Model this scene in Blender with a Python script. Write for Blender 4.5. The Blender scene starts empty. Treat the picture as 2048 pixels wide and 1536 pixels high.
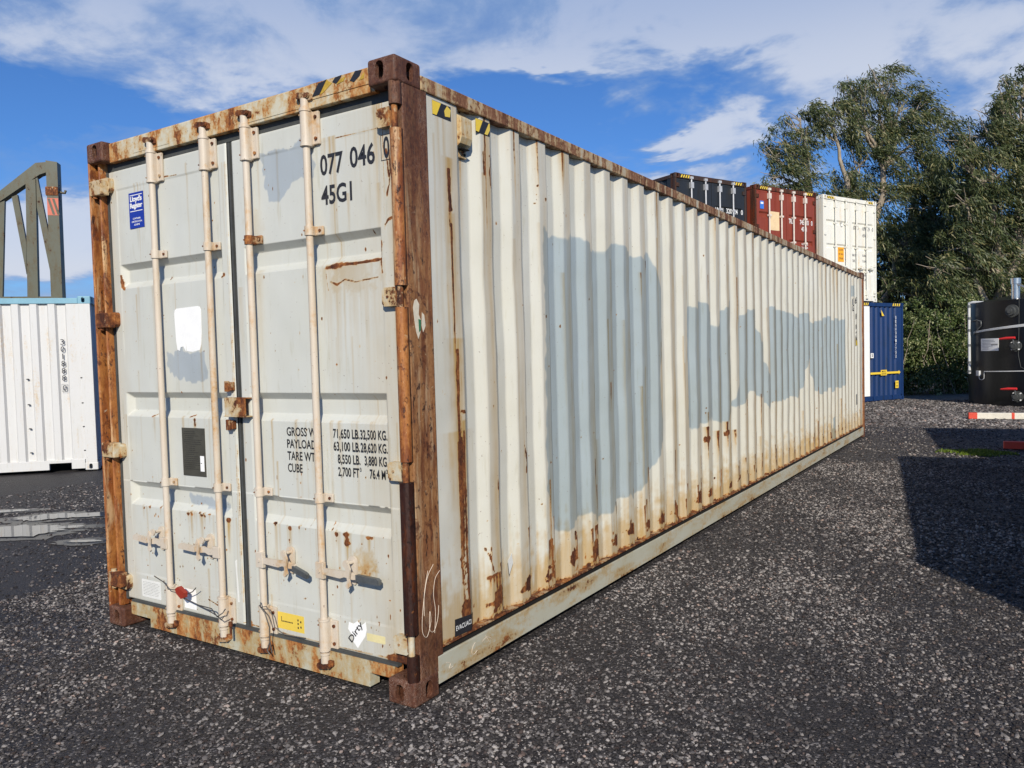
import bpy, bmesh, math, random
import numpy as np
from mathutils import Vector, Matrix
rad = math.radians
random.seed(7); RNG = np.random.default_rng(11)
SC = bpy.context.scene
COL = SC.collection

# ------------------------------------------------------------------ camera, sun, sky, exposure
cd = bpy.data.cameras.new('camera'); cam = bpy.data.objects.new('camera', cd); COL.objects.link(cam)
cam.location = (2.290, -2.604, 1.5665)
cam.rotation_euler = (1.52861522, 0.02525506, 0.55226603)
cd.sensor_width = 36; cd.lens = 1555.33/2048*36
cd.shift_x = -49.5/2048; cd.shift_y = 10.9/2048
cd.clip_start = 0.05; cd.clip_end = 3000
SC.camera = cam
SUN_EL = 29.3
SUN_AZ = rad(36.8)
TO_SUN = Vector((math.sin(SUN_AZ)*math.cos(rad(SUN_EL)), -math.cos(SUN_AZ)*math.cos(rad(SUN_EL)), math.sin(rad(SUN_EL)))).normalized()
sd = bpy.data.lights.new('sun', 'SUN'); sd.energy = 4.95; sd.angle = rad(0.53); sd.color = (1, 0.925, 0.80)
sun = bpy.data.objects.new('sun', sd); COL.objects.link(sun)
sun.rotation_euler = TO_SUN.to_track_quat('Z', 'Y').to_euler(); sun.location = TO_SUN*60
SC.view_settings.view_transform = 'Standard'; SC.view_settings.look = 'None'
SC.view_settings.gamma = 1; SC.view_settings.exposure = 0.0
SC.render.engine = 'CYCLES'

# ------------------------------------------------------------------ node helpers
class NT:
    def __init__(s, tree): s.t = tree; s.n = tree.nodes; s.l = tree.links
    def new(s, kind, **kw):
        n = s.n.new(kind)
        for k, v in kw.items():
            if k.startswith('i_'):
                key = k[2:].replace('_', ' ')
                n.inputs[key].default_value = v
            else: setattr(n, k, v)
        return n
    def link(s, a, b): s.l.new(a, b)
    def set(s, sock, v):
        if isinstance(v, bpy.types.NodeSocket): s.l.new(v, sock)
        else:
            if isinstance(v, (tuple, list)) and len(v) == 3 and len(sock.default_value) == 4: v = (*v, 1)
            sock.default_value = v
    def math(s, op, a, b=0.0, c=None, clamp=False):
        n = s.n.new('ShaderNodeMath'); n.operation = op; n.use_clamp = clamp
        s.set(n.inputs[0], a); s.set(n.inputs[1], b)
        if c is not None: s.set(n.inputs[2], c)
        return n.outputs[0]
    def mix(s, f, a, b, blend='MIX'):
        n = s.n.new('ShaderNodeMix'); n.data_type = 'RGBA'; n.blend_type = blend
        s.set(n.inputs[0], f); s.set(n.inputs[6], a); s.set(n.inputs[7], b); return n.outputs[2]
    def rng(s, v, a, b, c=0.0, d=1.0, smooth=True):
        n = s.n.new('ShaderNodeMapRange'); n.interpolation_type = 'SMOOTHSTEP' if smooth else 'LINEAR'
        s.set(n.inputs[0], v); s.set(n.inputs[1], a); s.set(n.inputs[2], b); s.set(n.inputs[3], c); s.set(n.inputs[4], d)
        return n.outputs[0]
    def ramp(s, v, stops):
        n = s.n.new('ShaderNodeValToRGB'); e = n.color_ramp.elements
        while len(e) < len(stops): e.new(0.5)
        for el, (p, c) in zip(e, stops): el.position = p; el.color = (*c, 1)
        s.set(n.inputs[0], v); return n.outputs[0]
    def coord(s, scale=(1, 1, 1), out='Object', loc=(0, 0, 0)):
        tc = s.n.new('ShaderNodeTexCoord'); m = s.n.new('ShaderNodeMapping')
        m.inputs['Scale'].default_value = scale; m.inputs['Location'].default_value = loc
        s.link(tc.outputs[out], m.inputs[0]); return m.outputs[0]
    def noise(s, vec, scale, detail=6, rough=0.55, dist=0.0, col=False):
        n = s.n.new('ShaderNodeTexNoise'); s.link(vec, n.inputs['Vector'])
        n.inputs['Scale'].default_value = scale; n.inputs['Detail'].default_value = detail
        n.inputs['Roughness'].default_value = rough; n.inputs['Distortion'].default_value = dist
        return n.outputs[1 if col else 0]
    def voro(s, vec, scale, feature='F1', out='Distance', rand=1.0):
        n = s.n.new('ShaderNodeTexVoronoi'); n.feature = feature; s.link(vec, n.inputs['Vector'])
        n.inputs['Scale'].default_value = scale; n.inputs['Randomness'].default_value = rand
        return n.outputs[out]
    def bump(s, h, strength=0.3, dist=0.01, normal=None):
        n = s.n.new('ShaderNodeBump'); n.inputs['Strength'].default_value = strength
        n.inputs['Distance'].default_value = dist; s.link(h, n.inputs['Height'])
        if normal is not None: s.link(normal, n.inputs['Normal'])
        return n.outputs[0]

def mat(name):
    m = bpy.data.materials.new(name); m.use_nodes = True
    for n in list(m.node_tree.nodes): m.node_tree.nodes.remove(n)
    t = NT(m.node_tree); o = t.new('ShaderNodeOutputMaterial'); b = t.new('ShaderNodeBsdfPrincipled')
    t.link(b.outputs[0], o.inputs[0]); return m, t, b

def m_plain(name, col, rough=0.6, metal=0.0, var=0.12, scale=8, spec=0.4):
    m, t, b = mat(name); v = t.coord()
    n = t.noise(v, scale, 6, 0.6); n2 = t.noise(v, scale*9, 3, 0.6)
    f = t.math('ADD', t.rng(n, .25, .75, 1-var, 1+var, False), t.rng(n2, .25, .75, -var*.4, var*.4, False))
    c = t.mix(1.0, col, f, 'MULTIPLY')
    t.set(b.inputs['Base Color'], c); b.inputs['Roughness'].default_value = rough
    b.inputs['Metallic'].default_value = metal; b.inputs['Specular IOR Level'].default_value = spec
    t.set(b.inputs['Normal'], t.bump(n2, .08, .002)); return m

RUST = [(0.0, (.016, .006, .004)), (.3, (.055, .017, .008)), (.5, (.15, .047, .014)), (.68, (.33, .125, .032)), (.85, (.45, .24, .085)), (1.0, (.5, .38, .22))]
def m_paint(name, col, col2=None, rust=-.3, stain=0.0, rough=.45, wear=False, rustcol=RUST, rs=(1, 1, .13), amp=(.7, .45), big=2.2, hue=.0, tan=0.0, dirt=.25):
    """weathered paint: rust (constant bias + streaky noise, or the painted 'wear' attribute), stains, a repaint colour"""
    m, t, b = mat(name)
    v = t.coord(); vs = t.coord(rs)
    nA = t.noise(vs, 9, 7, .6, .3); nB = t.noise(v, 30, 10, .72); nC = t.noise(v, big, 5, .6); nD = t.noise(vs, 34, 4, .6)
    nn = t.math('ADD', t.math('MULTIPLY', t.math('SUBTRACT', nA, .5), amp[0]*2), t.math('MULTIPLY', t.math('SUBTRACT', nB, .5), amp[1]*2))
    base = col
    if wear:
        at = t.new('ShaderNodeAttribute', attribute_name='wear'); sp = t.new('ShaderNodeSeparateColor'); t.link(at.outputs['Color'], sp.inputs[0])
        R, G, B = sp.outputs[0], sp.outputs[1], sp.outputs[2]
        pm = t.rng(t.math('ADD', B, t.math('MULTIPLY', t.math('SUBTRACT', nB, .5), .12)), .25, .75)
        base = t.mix(pm, col, col2)
        nn = t.math('MULTIPLY', nn, t.math('MULTIPLY', R, t.math('SUBTRACT', 1.25, R)))
        rv = t.math('ADD', t.math('ADD', R, rust), t.math('MULTIPLY', nn, 2.2))
        st = t.math('MULTIPLY', G, t.rng(nA, .2, .75, .45, 1.25, False), clamp=True)
        gl = t.math('MULTIPLY', at.outputs['Alpha'], 1.0)
    else:
        rv = t.math('ADD', t.math('ADD', nn, .5), rust)
        st = t.math('MULTIPLY', t.rng(nA, .35, .8), stain, clamp=True)
    # grime: broad tone variation, thin vertical run marks, fine specks
    base = t.mix(t.rng(nC, .3, .7, 0, dirt, False), base, t.mix(1.0, base, (.80, .76, .62), 'MULTIPLY'))
    base = t.mix(t.rng(nD, .58, .74, 0, .32), base, t.mix(1.0, base, (.70, .66, .52), 'MULTIPLY'))
    base = t.mix(t.rng(nD, .42, .26, 0, .25), base, t.mix(1.0, base, (1.1, 1.1, 1.08), 'MULTIPLY'))
    base = t.mix(st, base, t.mix(1.0, base, (.74, .50, .22), 'MULTIPLY'))
    sp_ = t.noise(v, 75, 3, .5); base = t.mix(t.rng(sp_, .70, .76, 0, .75), base, (.12, .055, .03))
    rm = t.rng(rv, .46, .56)
    halo = t.rng(rv, .18, .50, 0, .8)
    base = t.mix(halo, base, t.mix(1.0, base, (.92, .66, .36), 'MULTIPLY'))
    rt = t.math('ADD', t.math('MULTIPLY', t.noise(t.coord(rs, loc=(3, 1, 5)), 13, 8, .68, .5), .62), t.math('MULTIPLY', t.noise(v, 42, 8, .75), .40))
    rt = t.math('ADD', rt, tan)
    rc = t.ramp(t.rng(rt, .33, .72, 0, 1, False), rustcol)
    t.set(b.inputs['Base Color'], t.mix(rm, base, rc))
    t.set(b.inputs['Roughness'], t.rng(rm, 0, 1, rough, .82, False))
    b.inputs['Specular IOR Level'].default_value = .35
    h = t.math('ADD', t.math('MULTIPLY', rm, t.math('SUBTRACT', rt, .9)), t.math('MULTIPLY', nB, .10))
    t.set(b.inputs['Normal'], t.bump(h, .35, .004))
    return m

# ------------------------------------------------------------------ world: physical sky with drifting cloud
W = bpy.data.worlds.new('World'); SC.world = W; W.use_nodes = True
wt = NT(W.node_tree)
for n in list(wt.n): wt.n.remove(n)
wo = wt.new('ShaderNodeOutputWorld'); bg = wt.new('ShaderNodeBackground'); wt.link(bg.outputs[0], wo.inputs[0])
sky = wt.new('ShaderNodeTexSky', sky_type='NISHITA'); sky.sun_disc = False
sky.sun_elevation = rad(SUN_EL); sky.sun_rotation = math.atan2(TO_SUN.x, TO_SUN.y)
sky.altitude = 0; sky.air_density = 1.0; sky.dust_density = 0.25; sky.ozone_density = 3.0
tc = wt.new('ShaderNodeTexCoord'); sx = wt.new('ShaderNodeSeparateXYZ'); wt.link(tc.outputs['Generated'], sx.inputs[0])
dz = wt.math('MAXIMUM', sx.outputs[2], 0.0); den = wt.math('ADD', dz, 0.12)
U_ = wt.math('DIVIDE', sx.outputs[0], den); V_ = wt.math('DIVIDE', sx.outputs[1], den)
cv = wt.new('ShaderNodeCombineXYZ'); wt.link(U_, cv.inputs[0]); wt.link(V_, cv.inputs[1])
def cloud_noise(scale, loc, rot, sc, detail=9, rough=.6, dist=.4):
    mp = wt.new('ShaderNodeMapping'); wt.link(cv.outputs[0], mp.inputs[0])
    mp.inputs['Location'].default_value = loc; mp.inputs['Rotation'].default_value = (0, 0, rot); mp.inputs['Scale'].default_value = sc
    return wt.noise(mp.outputs[0], scale, detail, rough, dist)
def cloud_patch(u, v, ang, a, b):           # a soft bank of cloud over one part of the sky, its edge torn by noise
    du = wt.math('SUBTRACT', UW, u); dv = wt.math('SUBTRACT', VW, v); c, s = math.cos(ang), math.sin(ang)
    p = wt.math('DIVIDE', wt.math('ADD', wt.math('MULTIPLY', du, c), wt.math('MULTIPLY', dv, s)), a)
    q = wt.math('DIVIDE', wt.math('SUBTRACT', wt.math('MULTIPLY', dv, c), wt.math('MULTIPLY', du, s)), b)
    return wt.rng(wt.math('ADD', wt.math('MULTIPLY', p, p), wt.math('MULTIPLY', q, q)), 0, 1, 1, 0)
wrp = wt.new('ShaderNodeSeparateColor'); wt.link(wt.noise(cv.outputs[0], 2.4, 5, .6, .3, col=True), wrp.inputs[0])
UW = wt.math('ADD', U_, wt.math('MULTIPLY', wt.math('SUBTRACT', wrp.outputs[0], .5), 1.1)); VW = wt.math('ADD', V_, wt.math('MULTIPLY', wt.math('SUBTRACT', wrp.outputs[1], .5), 1.1))
n1 = cloud_noise(1.7, (.3, .7, 0), .5, (1, 1.25, 1), 8, .62); mpd = wt.new('ShaderNodeMapping'); wt.link(tc.outputs['Generated'], mpd.inputs[0]); mpd.inputs['Scale'].default_value = (1, 1, 1.9); mpd.inputs['Location'].default_value = (.35, .1, .2)
n2 = wt.noise(mpd.outputs[0], 6.5, 9, .60, .35); n3 = wt.noise(mpd.outputs[0], 2.6, 5, .55, .2)
cl = wt.math('ADD', wt.math('ADD', wt.math('MULTIPLY', n1, .30), wt.math('MULTIPLY', n2, .42)), wt.math('MULTIPLY', n3, .28))
for u, v, ang, a, b_, k in ((-1.15, 1.38, rad(33), 1.5, .50, .17), (-.15, 2.2, rad(60), .95, .65, .17), (-.80, 2.36, rad(50), .34, .22, .15), (-3.5, 1.75, rad(25), 1.5, .8, .20), (-1.75, 1.42, rad(60), .30, .16, .06),
                            (-1.05, 1.72, rad(40), .22, .10, .07), (-.95, 2.75, rad(40), .5, .22, .12), (-1.22, 2.05, rad(60), .50, .28, -.13), (-2.2, 1.2, rad(50), .55, .22, -.12), (-.62, 1.97, rad(10), .22, .12, -.06)):
    cl = wt.math('ADD', cl, wt.math('MULTIPLY', cloud_patch(u, v, ang, a, b_), k))
cm = wt.rng(cl, .465, .665)
low = wt.rng(dz, 0.0, .16, .5, 0.0)
cm = wt.math('ADD', wt.math('MULTIPLY', cm, .88), low, clamp=True)
skyc = wt.mix(1.0, sky.outputs[0], (.50, .84, 1.32), 'MULTIPLY')
cc = wt.mix(wt.rng(wt.math('ADD', wt.math('MULTIPLY', n2, .6), wt.math('MULTIPLY', wt.rng(cl, .58, .74), .42)), .30, .72), (2.7, 4.2, 7.2), (4.7, 5.8, 8.2))
cc = wt.mix(wt.math('MULTIPLY', wt.rng(dz, .42, .30), wt.rng(cl, .55, .70)), cc, (7.2, 7.8, 9.1))
wt.link(wt.mix(cm, skyc, cc), bg.inputs[0]); bg.inputs[1].default_value = 0.088

# ------------------------------------------------------------------ mesh helpers
def tag(o, label=None, cat=None, group=None, kind=None):
    if label: o['label'] = label
    if cat: o['category'] = cat
    if group: o['group'] = group
    if kind: o['kind'] = kind
    return o
def empty(name, loc=(0, 0, 0), rz=0.0):
    o = bpy.data.objects.new(name, None); COL.objects.link(o); o.location = loc; o.rotation_euler = (0, 0, rz)
    o.empty_display_size = .3; return o
def link_mesh(name, me, m, parent=None):
    o = bpy.data.objects.new(name, me); COL.objects.link(o)
    if m is not None: me.materials.clear(); me.materials.append(m)
    if parent is not None: o.parent = parent
    return o
class MB:
    def __init__(s): s.v = []; s.f = []; s.sm = []
    def add(s, vs, fs, smooth=False):
        k = len(s.v); s.v += [tuple(v) for v in vs]; s.f += [tuple(i+k for i in f) for f in fs]; s.sm += [smooth]*len(fs); return s
    def box(s, x0, x1, y0, y1, z0, z1, M=None):
        vs = [Vector((x, y, z)) for x in (x0, x1) for y in (y0, y1) for z in (z0, z1)]
        if M is not None: vs = [M @ v for v in vs]
        return s.add(vs, [(0, 1, 3, 2), (4, 6, 7, 5), (0, 4, 5, 1), (2, 3, 7, 6), (0, 2, 6, 4), (1, 5, 7, 3)])
    def cyl(s, p0, p1, r0, r1=None, n=16, caps=True, smooth=True):
        r1 = r0 if r1 is None else r1; p0 = Vector(p0); p1 = Vector(p1); d = (p1-p0).normalized()
        a = d.orthogonal().normalized(); b = d.cross(a)
        vs = [p + (a*math.cos(2*math.pi*i/n)+b*math.sin(2*math.pi*i/n))*r for p, r in ((p0, r0), (p1, r1)) for i in range(n)]
        s.add(vs, [(i, (i+1) % n, n+(i+1) % n, n+i) for i in range(n)], smooth)
        if caps: s.add(vs, [tuple(range(n))[::-1], tuple(range(n, 2*n))])
        return s
    def tube(s, pts, r, n=8):
        pts = [Vector(p) for p in pts]; rr = r if isinstance(r, (list, tuple)) else [r]*len(pts); k = len(s.v); vs = []
        a = None
        for i, p in enumerate(pts):
            d = (pts[min(i+1, len(pts)-1)]-pts[max(i-1, 0)]).normalized()
            a = d.orthogonal().normalized() if a is None else (a-d*a.dot(d)).normalized()
            b = d.cross(a)
            vs += [p+(a*math.cos(2*math.pi*j/n)+b*math.sin(2*math.pi*j/n))*rr[i] for j in range(n)]
        fs = [(i*n+j, i*n+(j+1) % n, (i+1)*n+(j+1) % n, (i+1)*n+j) for i in range(len(pts)-1) for j in range(n)]
        s.add(vs, fs, True); m = len(pts)-1
        s.add([vs[j] for j in range(n)]+[vs[m*n+j] for j in range(n)], [tuple(range(n))[::-1], tuple(range(n, 2*n))])
        return s
    def prism(s, poly, axis, a, b, smooth=False):
        """poly: 2-D points; axis 'x' -> (y,z), 'y' -> (x,z), 'z' -> (x,y)"""
        def P(p, h): return {'x': (h, p[0], p[1]), 'y': (p[0], h, p[1]), 'z': (p[0], p[1], h)}[axis]
        n = len(poly); vs = [P(p, a) for p in poly]+[P(p, b) for p in poly]
        s.add(vs, [(i, (i+1) % n, n+(i+1) % n, n+i) for i in range(n)], smooth)
        s.add(vs, [tuple(range(n))[::-1], tuple(range(n, 2*n))]); return s
    def build(s, name, m, parent=None, bevel=0, seg=2, M=None):
        me = bpy.data.meshes.new(name); me.from_pydata(s.v if M is None else [M @ Vector(v) for v in s.v], [], s.f)
        me.polygons.foreach_set('use_smooth', s.sm)
        bm = bmesh.new(); bm.from_mesh(me); bmesh.ops.recalc_face_normals(bm, faces=bm.faces); bm.to_mesh(me); bm.free()
        o = link_mesh(name, me, m, parent)
        if bevel:
            b = o.modifiers.new('bevel', 'BEVEL'); b.width = bevel; b.segments = seg; b.limit_method = 'ANGLE'; b.angle_limit = rad(35)
        return o
def each(mbs, name, m, parent=None, bevel=0, M=None):
    return [mb.build(name, m, parent, bevel, M=M) for mb in mbs]
def grid_mesh(name, P, m, parent, smooth=True, wear=None, flip=False):
    """P: (rows, cols, 3) array"""
    R, C = P.shape[:2]; me = bpy.data.meshes.new(name)
    idx = np.arange(R*C).reshape(R, C); q = np.stack([idx[:-1, :-1], idx[:-1, 1:], idx[1:, 1:], idx[1:, :-1]], -1).reshape(-1, 4)
    if flip: q = q[:, ::-1]
    return raw_mesh(name, P.reshape(-1, 3), q, m, parent, smooth, wear)
def raw_mesh(name, V, Q, m, parent=None, smooth=True, wear=None, attr='wear'):
    me = bpy.data.meshes.new(name); k = Q.shape[1]
    me.vertices.add(len(V)); me.vertices.foreach_set('co', V.astype(np.float32).ravel())
    me.loops.add(Q.size); me.loops.foreach_set('vertex_index', Q.astype(np.int32).ravel())
    me.polygons.add(len(Q)); me.polygons.foreach_set('loop_start', (np.arange(len(Q))*k).astype(np.int32))
    me.polygons.foreach_set('loop_total', np.full(len(Q), k, np.int32))
    me.update(calc_edges=True); me.validate()
    me.polygons.foreach_set('use_smooth', np.full(len(me.polygons), smooth))
    if wear is not None:
        a = me.color_attributes.new(attr, 'FLOAT_COLOR', 'POINT'); a.data.foreach_set('color', wear.astype(np.float32).ravel())
    return link_mesh(name, me, m, parent)

# lettering: built-in typeface, fitted to a box; plane 'door' = reads along +x facing -y, 'side' = reads along +y facing +x
def text_mesh(body, plane, u, v, w, h, off, m, parent, name='lettering', spin=0, thick=.0009, bold=0.0, fit_w=True, space=1.0, base=None):
    c = bpy.data.curves.new('text', 'FONT'); c.body = body; c.size = 1; c.extrude = .0; c.offset = bold; c.space_character = space; c.resolution_u = 3
    o = bpy.data.objects.new('text', c); COL.objects.link(o)
    dg = bpy.context.evaluated_depsgraph_get(); me = bpy.data.meshes.new_from_object(o.evaluated_get(dg))
    bpy.data.objects.remove(o); bpy.data.curves.remove(c)
    n = len(me.vertices); co = np.empty(n*3); me.vertices.foreach_get('co', co); co = co.reshape(-1, 3)
    mn, mx = co.min(0), co.max(0)
    if base: mn[1], mx[1] = base
    s_y = h/(mx[1]-mn[1]); s_x = w/(mx[0]-mn[0]) if fit_w else s_y*w
    x = (co[:, 0]-mn[0])*s_x; y = (co[:, 1]-mn[1])*s_y
    if spin:
        cx, cy = w/2, h/2; cs, sn = math.cos(spin), math.sin(spin)
        x, y = cx+(x-cx)*cs-(y-cy)*sn, cy+(x-cx)*sn+(y-cy)*cs
    if plane == 'door': P = np.c_[u+x, np.full(n, off), v+y]
    elif plane == 'side': P = np.c_[np.full(n, off), u+x, v+y]
    else: P = np.c_[u+x, v+y, np.full(n, off)]
    me.vertices.foreach_set('co', P.astype(np.float32).ravel()); me.name = name
    return link_mesh(name, me, m, parent)

# ------------------------------------------------------------------ procedural painting in numpy (wear maps in metres)
def vnoise(h, w, cy, cx, seed):
    r = np.random.default_rng(seed); gy, gx = int(h/cy)+3, int(w/cx)+3; g = r.random((gy, gx))
    y = np.arange(h)/cy; x = np.arange(w)/cx; iy = y.astype(int); ix = x.astype(int); fy = y-iy; fx = x-ix
    fy = (fy*fy*(3-2*fy))[:, None]; fx = (fx*fx*(3-2*fx))[None, :]
    a = g[iy][:, ix]; b = g[iy][:, ix+1]; c = g[iy+1][:, ix]; d = g[iy+1][:, ix+1]
    return (a*(1-fx)+b*fx)*(1-fy)+(c*(1-fx)+d*fx)*fy
def fbm(h, w, cy, cx, seed, o=4):
    s = 0; t = 0; a = 1
    for i in range(o):
        s = s+a*vnoise(h, w, max(cy/2**i, 1), max(cx/2**i, 1), seed+i*17); t += a; a *= .55
    return s/t
class Canvas:
    def __init__(s, u0, u1, v0, v1, res, seed):
        s.u0, s.v0, s.res = u0, v0, res; s.w = int((u1-u0)/res)+2; s.h = int((v1-v0)/res)+2
        s.R = np.zeros((s.h, s.w)); s.G = np.zeros((s.h, s.w)); s.B = np.zeros((s.h, s.w))
        s.U = u0+np.arange(s.w)*res; s.V = v0+np.arange(s.h)*res; s.seed = seed
        s.n1 = fbm(s.h, s.w, .05/res, .05/res, seed+1); s.n2 = fbm(s.h, s.w, .05/res, .05/res, seed+2); s.nf = fbm(s.h, s.w, .012/res, .012/res, seed+3, 3)
        s.ns = fbm(s.h, s.w, .5/res, .012/res, seed+4, 3)
    def win(s, a, b, c, d):
        i0 = max(int((a-s.u0)/s.res), 0); i1 = min(int((b-s.u0)/s.res)+1, s.w); j0 = max(int((c-s.v0)/s.res), 0); j1 = min(int((d-s.v0)/s.res)+1, s.h)
        return slice(j0, max(j1, j0)), slice(i0, max(i1, i0))
    def streak(s, u, v, length, width, k=1.0, ch='R', jitter=.6):
        """a run starting at height v and fading downwards"""
        w_ = s.win(u-width*3, u+width*3, v-length, v+.01); A = getattr(s, ch)[w_]
        if not A.size: return
        t = np.clip((v-s.V[w_[0]])/max(length, 1e-4), 0, 1)[:, None]
        du = (s.U[w_[1]][None, :]-u+(s.n1[w_]-.5)*width*jitter)/(width*(.55+.45*(1-t)))
        m = k*np.exp(-du*du)*(1-t)**.7*np.clip(.35+1.2*s.ns[w_], 0, 1.3)
        np.maximum(A, m, out=A)
    def blob(s, u, v, ru, rv, k=1.0, ch='R', rough=.9):
        e = 1.7; w_ = s.win(u-ru*e, u+ru*e, v-rv*e, v+rv*e); A = getattr(s, ch)[w_]
        if not A.size: return
        du = (s.U[w_[1]][None, :]-u)/ru; dv = (s.V[w_[0]][:, None]-v)/rv
        d = np.sqrt(du*du+dv*dv)+(s.n2[w_]-.5)*rough*1.6+(s.nf[w_]-.5)*rough*.8
        np.maximum(A, k*np.clip(1.6-d*1.3, 0, 1), out=A)
    def line(s, pts, width, k=.9, ch='R', wob=.012):
        for (a, b), (c, d) in zip(pts[:-1], pts[1:]):
            L = math.hypot(c-a, d-b); n = max(int(L/(s.res*.7)), 1)
            for i in range(n+1):
                t = i/n; u = a+(c-a)*t; v = b+(d-b)*t
                j = min(max(int((v-s.v0)/s.res), 0), s.h-1); q = min(max(int((u-s.u0)/s.res), 0), s.w-1)
                u += (s.n1[j, q]-.5)*wob; ww = width*(.4+1.2*s.nf[j, q])
                w_ = s.win(u-ww*2, u+ww*2, v-ww*2, v+ww*2); A = getattr(s, ch)[w_]
                if not A.size: continue
                dd = ((s.U[w_[1]][None, :]-u)**2+(s.V[w_[0]][:, None]-v)**2)/(ww*ww)
                np.maximum(A, k*np.exp(-dd), out=A)
    def poly(s, pts, ch='B', k=1.0, warp=.05, step=0):
        P = np.array(pts); w_ = s.win(P[:, 0].min()-.15, P[:, 0].max()+.15, P[:, 1].min()-.15, P[:, 1].max()+.15)
        uu = s.U[w_[1]][None, :]+(s.n1[w_]-.5)*warp*2; vv = s.V[w_[0]][:, None]+(s.n2[w_]-.5)*warp*2+(s.ns[w_]-.5)*warp*1.5
        if step: kk = np.floor((s.U[w_[1]]-.42)/.2776).astype(int)+3; vv = vv+(np.random.default_rng(4).random(80)-.5)[kk][None, :]*step
        ins = np.zeros(uu.shape, bool); n = len(P)
        for i in range(n):
            (x1, y1), (x2, y2) = P[i], P[(i+1) % n]
            c = ((y1 > vv) != (y2 > vv)); xs = (x2-x1)*(vv-y1)/((y2-y1) if y2 != y1 else 1e-9)+x1
            ins ^= (c & (uu < xs))
        A = getattr(s, ch)[w_]; A[ins] = np.maximum(A[ins], k)
    def blur(s, ch, n=2):
        A = getattr(s, ch)
        for _ in range(n):
            A = (A+np.roll(A, 1, 0)+np.roll(A, -1, 0)+np.roll(A, 1, 1)+np.roll(A, -1, 1))/5
        setattr(s, ch, A)
    def sample(s, u, v):
        i = np.clip(((u-s.u0)/s.res).astype(int), 0, s.w-1); j = np.clip(((v-s.v0)/s.res).astype(int), 0, s.h-1)
        return np.stack([s.R[j, i], s.G[j, i], s.B[j, i], np.ones_like(u)], -1)

# ------------------------------------------------------------------ ground
def m_ground():
    m, t, b = mat('gravel_ground'); v = t.coord(out='Object')
    sx = t.new('ShaderNodeSeparateXYZ'); t.link(v, sx.inputs[0])
    big = t.noise(v, .45, 5, .6); med = t.noise(v, 2.2, 6, .65); fine = t.noise(v, 160, 4, .7)
    wv = t.new('ShaderNodeVectorMath', operation='ADD'); t.link(v, wv.inputs[0])
    nz = t.noise(v, 40, 3, .6, col=True); sc = t.new('ShaderNodeVectorMath', operation='SCALE'); t.link(nz, sc.inputs[0]); sc.inputs[3].default_value = .012
    t.link(sc.outputs[0], wv.inputs[1]); w = wv.outputs[0]
    def layer(scale):
        n = t.new('ShaderNodeTexVoronoi'); t.link(w, n.inputs['Vector']); n.inputs['Scale'].default_value = scale
        s2 = t.new('ShaderNodeSeparateColor'); t.link(n.outputs['Color'], s2.inputs[0]); return n.outputs['Distance'], s2.outputs[0], s2.outputs[1]
    d1, r1, q1 = layer(58); d2, r2, q2 = layer(110)
    far = t.rng(t.math('ADD', sx.outputs[1], t.math('MULTIPLY', t.math('SUBTRACT', med, .5), 1.2)), 13.9, 14.7)
    far = t.math('MULTIPLY', far, t.rng(sx.outputs[0], -5.5, -4))
    share = t.rng(t.math('ADD', t.math('MULTIPLY', big, .5), t.math('MULTIPLY', med, .5)), .36, .62, .16, .72)
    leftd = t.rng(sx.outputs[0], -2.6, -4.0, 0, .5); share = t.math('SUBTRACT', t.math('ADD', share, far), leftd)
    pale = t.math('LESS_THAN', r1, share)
    col = t.ramp(q1, [(0, (.050, .046, .046)), (.4, (.095, .088, .087)), (.75, (.17, .155, .150)), (1, (.29, .27, .25))])
    dark = t.ramp(q2, [(0, (.018, .016, .0165)), (.6, (.036, .032, .032)), (1, (.070, .060, .058))])
    dark = t.mix(t.rng(fine, .35, .7, 0, .5, False), dark, (.020, .018, .018))
    edge = t.rng(d1, .34, .55, 1, 0)
    c = t.mix(t.math('MULTIPLY', pale, edge), dark, col)
    fcol = t.ramp(t.math('ADD', t.math('MULTIPLY', t.noise(t.coord((1, .5, 1)), 16, 8, .85), .85), t.math('MULTIPLY', q1, .15)), [(.30, (.09, .08, .072)), (.48, (.24, .215, .19)), (.66, (.46, .42, .38))])
    c = t.mix(t.math('MULTIPLY', far, .85), c, fcol)
    c = t.mix(t.rng(med, .40, .62, 0, .35), c, t.mix(1.0, c, (.58, .56, .58), 'MULTIPLY'))
    mid = t.noise(t.coord((1, .4, 1), loc=(3, 3, 0)), 14, 5, .8); c = t.mix(t.math('MULTIPLY', t.rng(mid, .52, .66, 0, .8), t.rng(sx.outputs[1], 4, 8)), c, (.13, .118, .11))
    moss = t.noise(v, 3.1, 6, .7); mg = t.math('MULTIPLY', t.rng(moss, .60, .72), t.rng(sx.outputs[1], 10, 16, .06, .5))
    c = t.mix(mg, c, (.055, .065, .028))
    t.set(b.inputs['Base Color'], c)
    t.set(b.inputs['Roughness'], t.rng(q2, 0, 1, .5, .85, False)); b.inputs['Specular IOR Level'].default_value = .4
    h = t.math('ADD', t.math('MULTIPLY', t.rng(d1, 0, .6, 1, 0), t.math('ADD', .35, t.math('MULTIPLY', r1, .65))), t.math('MULTIPLY', t.rng(d2, 0, .6, 1, 0), .6))
    h = t.math('ADD', h, t.math('MULTIPLY', fine, .25))
    t.set(b.inputs['Normal'], t.bump(h, .9, .009)); return m
g = MB(); g.add([(-400, -400, 0), (400, -400, 0), (400, 400, 0), (-400, 400, 0)], [(0, 1, 2, 3)])
ground = g.build('ground', m_ground()); tag(ground, 'dark gravel and tarmac chippings over the whole yard', kind='structure')
del ground['label']; ground['kind'] = 'structure'

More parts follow.
